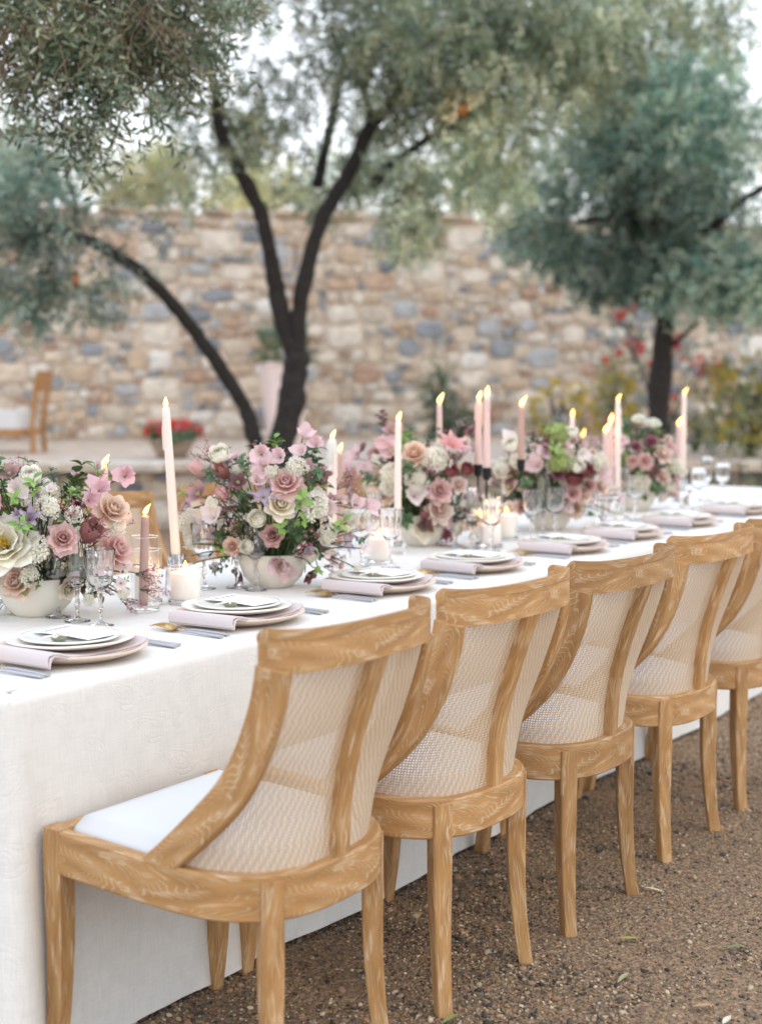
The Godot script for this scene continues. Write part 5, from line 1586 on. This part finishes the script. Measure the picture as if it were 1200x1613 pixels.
	var h2 := [
		["tulip_pink", -0.220, 0.356, 0.040, 0.038], ["ran_white", -0.138, 0.395, 0.134, 0.039], ["tulip_dark", -0.134, 0.356, 0.155, 0.035], ["hel_mauve", -0.204, 0.282, 0.101, 0.044], ["hel_mauve", -0.252, 0.242, 0.000, 0.038],
		["tulip_pink", -0.131, 0.293, 0.168, 0.029], ["hel_plum", -0.082, 0.322, 0.188, 0.033], ["pea_pink", -0.018, 0.408, 0.174, 0.036], ["pea_pink", -0.008, 0.368, 0.192, 0.033], ["pea_pink", 0.032, 0.401, 0.176, 0.033],
		["pea_pink", -0.029, 0.332, 0.199, 0.031], ["pea_pink", 0.099, 0.460, 0.106, 0.031], ["pea_pink", 0.135, 0.434, 0.105, 0.031], ["pea_pink", 0.095, 0.411, 0.152, 0.031], ["phlox", 0.080, 0.368, 0.178, 0.034],
		["phlox", 0.011, 0.352, 0.196, 0.025], ["rose_dusty", 0.054, 0.319, 0.196, 0.058], ["rose_cream", 0.036, 0.260, 0.200, 0.054], ["clematis", -0.011, 0.283, 0.204, 0.040], ["ran_white", -0.027, 0.218, 0.193, 0.033],
		["rose_mauve", 0.014, 0.171, 0.178, 0.044], ["rose_sand", -0.107, 0.134, 0.131, 0.037], ["phlox", -0.256, 0.195, 0.000, 0.038], ["phlox", -0.231, 0.146, 0.000, 0.034], ["pea_pale", -0.220, 0.186, 0.029, 0.041],
		["pea_pale", -0.165, 0.221, 0.134, 0.037], ["leaf_bright", 0.090, 0.249, 0.185, 0.076], ["leaf_bright", 0.087, 0.194, 0.172, 0.065], ["leaf_bright", 0.040, 0.170, 0.175, 0.065], ["leaf_bright", 0.185, 0.180, 0.094, 0.067],
		["clematis", 0.217, 0.129, 0.000, 0.038], ["phlox", 0.136, 0.251, 0.162, 0.044], ["phlox", 0.114, 0.101, 0.095, 0.026], ["bell", 0.105, 0.118, 0.119, 0.024], ["pea_pink", 0.018, 0.089, 0.122, 0.035],
		["pea_pink", 0.041, 0.062, 0.086, 0.033], ["hel_plum", 0.104, 0.034, 0.000, 0.030], ["hel_plum", -0.095, 0.038, 0.000, 0.034], ["leaf_dark", -0.142, 0.061, 0.000, 0.053], ["pea_pink", 0.249, 0.246, 0.000, 0.028],
		["pea_pink", 0.287, 0.240, 0.000, 0.036], ["pea_pink", 0.168, 0.252, 0.138, 0.031], ["leaf_dark", -0.156, 0.332, 0.146, 0.048], ["leaf_dark", -0.064, 0.365, 0.184, 0.051], ["leaf_dark", 0.127, 0.321, 0.168, 0.055],
		["hel_mauve", 0.109, 0.364, 0.167, 0.035], ["leaf_plum", 0.149, 0.314, 0.154, 0.058], ["leaf_bright", -0.246, 0.274, 0.000, 0.045], ["wax", -0.105, 0.271, 0.181, 0.065], ["wax", 0.073, 0.120, 0.136, 0.081],
		["wax", 0.151, 0.057, 0.000, 0.049], ["phlox", 0.166, 0.163, 0.104, 0.030], ["ran_white", -0.059, 0.137, 0.152, 0.029],
	]
	var h3 := [
		["hel_mauve", -0.109, 0.426, 0.125, 0.046], ["leaf_plum", -0.140, 0.448, 0.079, 0.065], ["hel_plum", -0.220, 0.355, 0.000, 0.038], ["rose_mauve", -0.179, 0.346, 0.095, 0.040], ["pea_pink", -0.146, 0.384, 0.117, 0.046],
		["pea_pink", -0.282, 0.291, 0.000, 0.043], ["pea_pink", -0.125, 0.353, 0.144, 0.041], ["rose_peach", -0.035, 0.350, 0.179, 0.062], ["phlox", -0.122, 0.275, 0.153, 0.046], ["phlox", 0.039, 0.332, 0.181, 0.050],
		["phlox", -0.122, 0.236, 0.148, 0.041], ["star_pink", 0.099, 0.377, 0.153, 0.058], ["ran_wine", 0.094, 0.281, 0.168, 0.037], ["ran_wine", 0.152, 0.288, 0.132, 0.032], ["rose_dusty", 0.057, 0.217, 0.172, 0.057],
		["rose_blush", 0.057, 0.141, 0.143, 0.060], ["tulip_dark", 0.007, 0.132, 0.147, 0.035], ["rose_cream", -0.000, 0.077, 0.107, 0.067], ["heather", 0.082, 0.043, 0.022, 0.045], ["ran_white", 0.120, 0.076, 0.045, 0.040],
		["pea_pale", -0.035, 0.203, 0.173, 0.050], ["rose_peach", -0.141, 0.199, 0.125, 0.046], ["leaf_dark", -0.057, 0.284, 0.180, 0.069], ["leaf_dark", -0.058, 0.107, 0.122, 0.079], ["pea_pink", -0.212, 0.275, 0.045, 0.042],
		["rose_blush", 0.127, 0.236, 0.146, 0.039], ["phlox", -0.023, 0.261, 0.185, 0.041], ["pea_pale", 0.146, 0.175, 0.111, 0.037], ["leaf_dark", -0.187, 0.243, 0.090, 0.070], ["pea_pink", -0.249, 0.332, 0.000, 0.038],
		["wax", 0.016, 0.273, 0.186, 0.082],
	]
	var h4 := [
		["ran_white", -0.167, 0.346, 0.125, 0.044], ["ran_white", 0.064, 0.397, 0.159, 0.038], ["lime", 0.013, 0.392, 0.171, 0.048], ["lime", 0.008, 0.292, 0.203, 0.051], ["pea_pink", 0.028, 0.347, 0.190, 0.046],
		["pea_pink", -0.038, 0.337, 0.192, 0.041], ["pea_pink", -0.074, 0.274, 0.194, 0.046], ["hel_plum", -0.018, 0.382, 0.176, 0.036], ["hel_plum", -0.030, 0.352, 0.188, 0.036], ["ran_white", 0.079, 0.266, 0.192, 0.043],
		["ran_wine", 0.071, 0.217, 0.188, 0.046], ["ran_wine", 0.120, 0.247, 0.174, 0.041], ["hel_plum", -0.166, 0.227, 0.139, 0.046], ["rose_cream", -0.177, 0.184, 0.111, 0.046], ["rose_blush", 0.120, 0.155, 0.141, 0.046],
		["rose_peach", 0.090, 0.096, 0.107, 0.046], ["rose_dusty", 0.076, 0.162, 0.165, 0.046], ["rose_blush", 0.199, 0.182, 0.080, 0.047], ["leaf_dark", -0.094, 0.183, 0.168, 0.076], ["leaf_dark", -0.038, 0.103, 0.134, 0.087],
		["phlox", -0.198, 0.251, 0.109, 0.041], ["phlox", 0.172, 0.283, 0.138, 0.041], ["phlox", -0.140, 0.297, 0.161, 0.041], ["pea_pale", -0.168, 0.384, 0.097, 0.039], ["rose_mauve", 0.141, 0.194, 0.148, 0.036],
		["pea_pink", 0.193, 0.243, 0.115, 0.041], ["leaf_bright", -0.018, 0.325, 0.198, 0.071], ["rose_plum", 0.008, 0.241, 0.202, 0.038], ["rose_dusty", -0.137, 0.098, 0.072, 0.039], ["pea_pale", 0.109, 0.323, 0.174, 0.036],
		["hel_mauve", 0.154, 0.360, 0.130, 0.038], ["rose_peach", -0.120, 0.195, 0.161, 0.036],
	]
	var h5 := [
		["pompom", -0.014, 0.427, 0.134, 0.041], ["pompom", 0.051, 0.404, 0.136, 0.044], ["rose_plum", 0.042, 0.331, 0.155, 0.038], ["rose_plum", -0.029, 0.308, 0.159, 0.038], ["rose_dusty", 0.015, 0.243, 0.158, 0.050],
		["rose_blush", 0.101, 0.274, 0.136, 0.059], ["rose_dusty", 0.143, 0.305, 0.104, 0.036], ["rose_cream", 0.000, 0.139, 0.132, 0.062], ["rose_blush", 0.110, 0.166, 0.107, 0.050], ["rose_dusty", -0.044, 0.243, 0.154, 0.038],
		["pea_pink", -0.112, 0.286, 0.129, 0.041], ["phlox", -0.148, 0.249, 0.097, 0.044], ["phlox", 0.174, 0.213, 0.047, 0.042], ["leaf_dark", 0.060, 0.113, 0.108, 0.077], ["leaf_dark", -0.073, 0.189, 0.135, 0.077],
		["rose_peach", -0.088, 0.112, 0.093, 0.044], ["pea_pink", -0.148, 0.154, 0.059, 0.042], ["rose_cream", 0.166, 0.105, 0.000, 0.039], ["phlox", 0.121, 0.075, 0.000, 0.039], ["hel_plum", 0.053, 0.189, 0.142, 0.038],
		["pea_pink", -0.094, 0.336, 0.136, 0.038],
	]
	arrangement("nearest flower arrangement with a big cream peony, cut by the left edge", Vector3(2.696, TOP + 0.004, -2.862), 0.25, 0.36, h1, ["pea_pink", "phlox", "rose_blush", "pea_pale", "bell", "phlox", "ran_white", "hel_mauve"], 701, 0.105)
	arrangement("second flower arrangement with pink tulips, nodding sweet peas and lime leaves", Vector3(3.462, TOP + 0.004, -2.67), 0.24, 0.38, h2, ["phlox", "pea_pink", "pea_pale", "hel_mauve", "phlox", "pea_pale", "rose_cream", "bell"], 702, 0.105)
	arrangement("third flower arrangement with a pink star magnolia and a cream rose", Vector3(4.641, TOP + 0.004, -2.873), 0.22, 0.40, h3, ["phlox", "pea_pink", "rose_blush", "pea_pale", "phlox", "pea_pale", "hel_mauve"], 703)
	arrangement("fourth flower arrangement with lime green hydrangea behind the black candelabrum", Vector3(5.426, TOP + 0.004, -2.74), 0.24, 0.36, h4, ["pea_pink", "phlox", "rose_blush", "pea_pale", "rose_peach", "phlox"], 704)
	arrangement("farthest flower arrangement with two white pompom blooms on top", Vector3(6.443, TOP + 0.004, -2.802), 0.20, 0.40, h5, ["rose_blush", "phlox", "rose_plum", "pea_pink", "rose_dusty", "rose_cream"], 705)

func build_details() -> void:
	R.seed = 801
	var y := TOP + 0.0045
	# glasses: two goblets and a flute by each setting
	var sets := [[Vector2(2.69, -2.78), Vector2(2.67, -2.69), Vector2(2.65, -2.59)], [Vector2(3.30, -2.80), Vector2(3.37, -2.735), Vector2(3.36, -2.655)], [Vector2(3.976, -2.70), Vector2(4.2, -2.80), Vector2(4.0, -2.60)], [Vector2(4.66, -2.74), Vector2(4.64, -2.66), Vector2(4.59, -2.55)], [Vector2(5.0, -2.60), Vector2(5.21, -2.66), Vector2(5.16, -2.58)], [Vector2(5.71, -2.62), Vector2(6.07, -2.70), Vector2(5.98, -2.60)], [Vector2(6.70, -2.59), Vector2(7.15, -2.72), Vector2(7.16, -2.64)]]
	var g: Node3D; var f: Node3D
	for i in sets.size():
		for k in 3:
			var kind: String = "champagne_flute" if k == 1 else "wine_goblet"
			var lab: String = ["ribbed clear wine goblet further back, of the ", "slender clear champagne flute of the ", "ribbed clear wine goblet nearer the plates, of the "][k] + ORD[i] + " glass group from the front"
			var p := Vector3(sets[i][k].x, y, sets[i][k].y)
			var src = f if k == 1 else g
			if src == null:
				var o := goblet(kind); o.position = p; o.set_meta("label", lab)
				if k == 1: f = o
				else: g = o
			else: copy(src, kind, lab, p, rn(0, 6))
	# tall tapers: x, top, z, base height above the cloth, wax, what it stands by
	var tp := [
		[3.150, 1.307, -2.78, 0.106, "wax_ivory", "tallest ivory taper, leaning, in a clear holder between the two nearest flower arrangements", 3],
		[2.89, 1.022, -2.66, 0.012, "wax_taupe", "short taupe taper leaning inside a clear glass cylinder beside the nearest flowers", 0],
		[3.091, 1.131, -3.0, 0.03, "wax_blush", "blush taper burning behind the nearest flower arrangement", 0],
		[3.951, 1.189, -2.80, 0.03, "wax_ivory", "thick dripping ivory taper right of the second flower arrangement", 16],
		[4.173, 1.133, -2.92, 0.03, "wax_taupe", "slim taupe taper with a blown flame beside the dripping ivory one", 0],
		[4.355, 1.239, -2.80, 0.03, "wax_ivory", "smooth ivory taper in front of the third flower arrangement's left side", 0],
		[5.01, 1.291, -3.02, 0.06, "wax_blush", "blush taper rising behind the third flower arrangement", 3],
		[4.683, 1.308, -2.66, 0.276, "wax_blush", "left blush taper on the black candelabrum", 2],
		[4.642, 1.320, -2.60, 0.268, "wax_blush", "middle blush taper on the black candelabrum with the longest flame", 2],
		[4.905, 1.282, -2.60, 0.286, "wax_taupe", "right taupe taper on the black candelabrum", 0],
		[6.258, 1.212, -3.05, 0.03, "wax_ivory", "white taper burning behind the fourth flower arrangement", 0],
		[6.057, 1.122, -2.90, 0.03, "wax_taupe", "short taupe taper right behind the fourth flower arrangement", 0],
		[5.831, 1.157, -2.68, 0.03, "wax_blush", "shorter blush taper in the group before the farthest flowers", 0],
		[5.983, 1.194, -2.72, 0.03, "wax_blush", "mid height blush taper in the group before the farthest flowers", 0],
		[5.921, 1.293, -2.66, 0.10, "wax_ivory", "tallest ivory taper in the group before the farthest flowers", 4],
		[6.71, 1.162, -2.70, 0.03, "wax_blush", "shorter blush taper right of the farthest flowers", 0],
		[6.826, 1.314, -2.72, 0.12, "wax_ivory", "tall ivory taper right of the farthest flowers", 2]]
	for i in tp.size():
		var q: Array = tp[i]
		var base := y + (q[3] as float)
		var h: float = q[1] - base
		var tilt := Vector2(rn(-0.012, 0.012), rn(-0.012, 0.012))
		var at := Vector3(q[0], base, q[2])
		if i == 0: tilt = Vector2(0.05, -0.03); at.x += 0.012; at.z -= 0.008
		if i == 1: tilt = Vector2(0.02, 0.06); at += Vector3(0.0, 0.003, -0.006)
		taper(q[5], at, h, q[4], tilt, 0.0155 if i == 3 else 0.0132 if i == 0 else 0.0125, q[6], Vector2(0.016, 0.008) * rn(0.3, 1.5) if i > 0 else Vector2(0.003, 0))
		if i not in [1, 7, 8, 9]:
			var hh: float = q[3] + (0.004 if i else 0.0)
			taper_cup("clear taper holder under the " + (q[5] as String).replace(" in a clear holder", "").replace(" with a blown flame", "").replace(" in front of", " by"), Vector3(q[0] + (0.012 if i == 0 else 0.0), y, q[2] - (0.008 if i == 0 else 0.0)), 0.034, maxf(hh + 0.012, 0.036))
	glass_cylinder("clear glass cylinder around the short taupe taper", Vector3(2.89, y, -2.66), 0.038, 0.20)
	glass_cylinder("clear glass cylinder around a cream pillar behind the taupe taper", Vector3(2.985, y, -2.74), 0.042, 0.15)
	pillar("cream pillar candle in the glass behind the taupe taper", Vector3(2.985, y + 0.0125, -2.74), 0.034, 0.095)
	glass_cylinder("clear glass around the squat ivory pillar by the second place setting", Vector3(3.059, y, -2.664), 0.049, 0.10)
	pillar("squat ivory pillar candle between the first two place settings", Vector3(3.059, y + 0.0125, -2.664), 0.041, 0.075, "wax_cream")
	glass_cylinder("clear glass around the white pillar beside the third glass group", Vector3(4.089, y, -2.70), 0.043, 0.14)
	pillar("white pillar candle beside the third glass group", Vector3(4.089, y + 0.0125, -2.70), 0.036, 0.075, "wax_cream")
	var pp := [[4.945, -2.795, "left"], [4.714, -2.623, "middle"], [4.975, -2.698, "right"]]
	for q in pp:
		glass_cylinder("clear glass around the %s pillar of the three under the candelabrum" % q[2], Vector3(q[0], y, q[1]), 0.046, 0.145 if q[2] == "right" else 0.11)
		pillar("%s cream pillar candle of the three under the candelabrum" % q[2], Vector3(q[0], y + 0.0125, q[1]), 0.038, 0.085 if q[2] == "right" else 0.07, "wax_cream")
	# black iron candelabrum
	var cb := thing("candelabrum", "black iron candelabrum with three cups between the third and fourth flowers", "candelabrum", Vector3(4.80, y, -2.69))
	var st := begin()
	lathe(st, PackedVector2Array([Vector2(0, 0), Vector2(0.04, 0), Vector2(0.04, 0.005), Vector2(0.02, 0.012), Vector2(0.006, 0.025), Vector2(0.005, 0.10), Vector2(0.009, 0.11), Vector2(0.005, 0.12), Vector2(0.005, 0.19), Vector2(0, 0.195)]), 18)
	part("base", done(st), M.iron, cb)
	for q in [tp[7], tp[8], tp[9]]:
		var e := Vector3(q[0], y + (q[3] as float), q[2]) - cb.position
		st = begin()
		tube(st, curve(PackedVector3Array([Vector3(0, 0.16, 0), Vector3(e.x * 0.4, 0.15, e.z * 0.4), Vector3(e.x * 0.9, e.y - 0.07, e.z * 0.9), e - Vector3(0, 0.012, 0)]), 6), 0.0045, 0.004, 7)
		var arm := part("arm", done(st), M.iron, cb)
		st = begin()
		lathe(st, PackedVector2Array([Vector2(0, -0.014), Vector2(0.010, -0.013), Vector2(0.0145, -0.002), Vector2(0.0165, 0.03), Vector2(0.0175, 0.031), Vector2(0.0145, 0.030), Vector2(0.0132, -0.001), Vector2(0, -0.002)]), 16, e)
		part("candle_cup", done(st), M.iron, arm)
	# fallen leaves on the gravel
	R.seed = 810
	var spots := [[3.03, -1.33, "pale green"], [3.62, -1.50, "pale straw"], [2.98, -1.12, "tan"], [3.9, -1.60, "cream"], [3.35, -1.18, "grey green"], [2.62, -1.55, "dull green"], [3.25, -1.42, "yellow green"], [2.95, -1.05, "bleached"]]
	for i in spots.size():
		var q: Array = spots[i]
		st = begin()
		blade(st, Vector3(-0.03, 0, 0), Vector3.RIGHT, Vector3.UP, rn(0.045, 0.065), 0.007, Color.WHITE, rn(-0.2, 0.3), 5)
		var lm := mat([Color8(158, 160, 118), Color8(205, 190, 150), Color8(170, 140, 100), Color8(225, 218, 200), Color8(120, 128, 84), Color8(126, 140, 84), Color8(160, 160, 80), Color8(214, 204, 184)][i], 0.7)
		single("fallen_leaf", done(st), lm, "%s fallen leaf on the gravel, %s" % [q[2], ["behind the second chair", "near the third chair's rear leg", "in the open path", "beside the fourth chair's leg", "out on the path right of the second chair", "under the nearest chair", "between the second and third chairs", "at the bottom of the picture"][i]], "leaf", Vector3(q[0], 0.010, q[1]), rn(0, 6), "fallen leaves on the gravel")
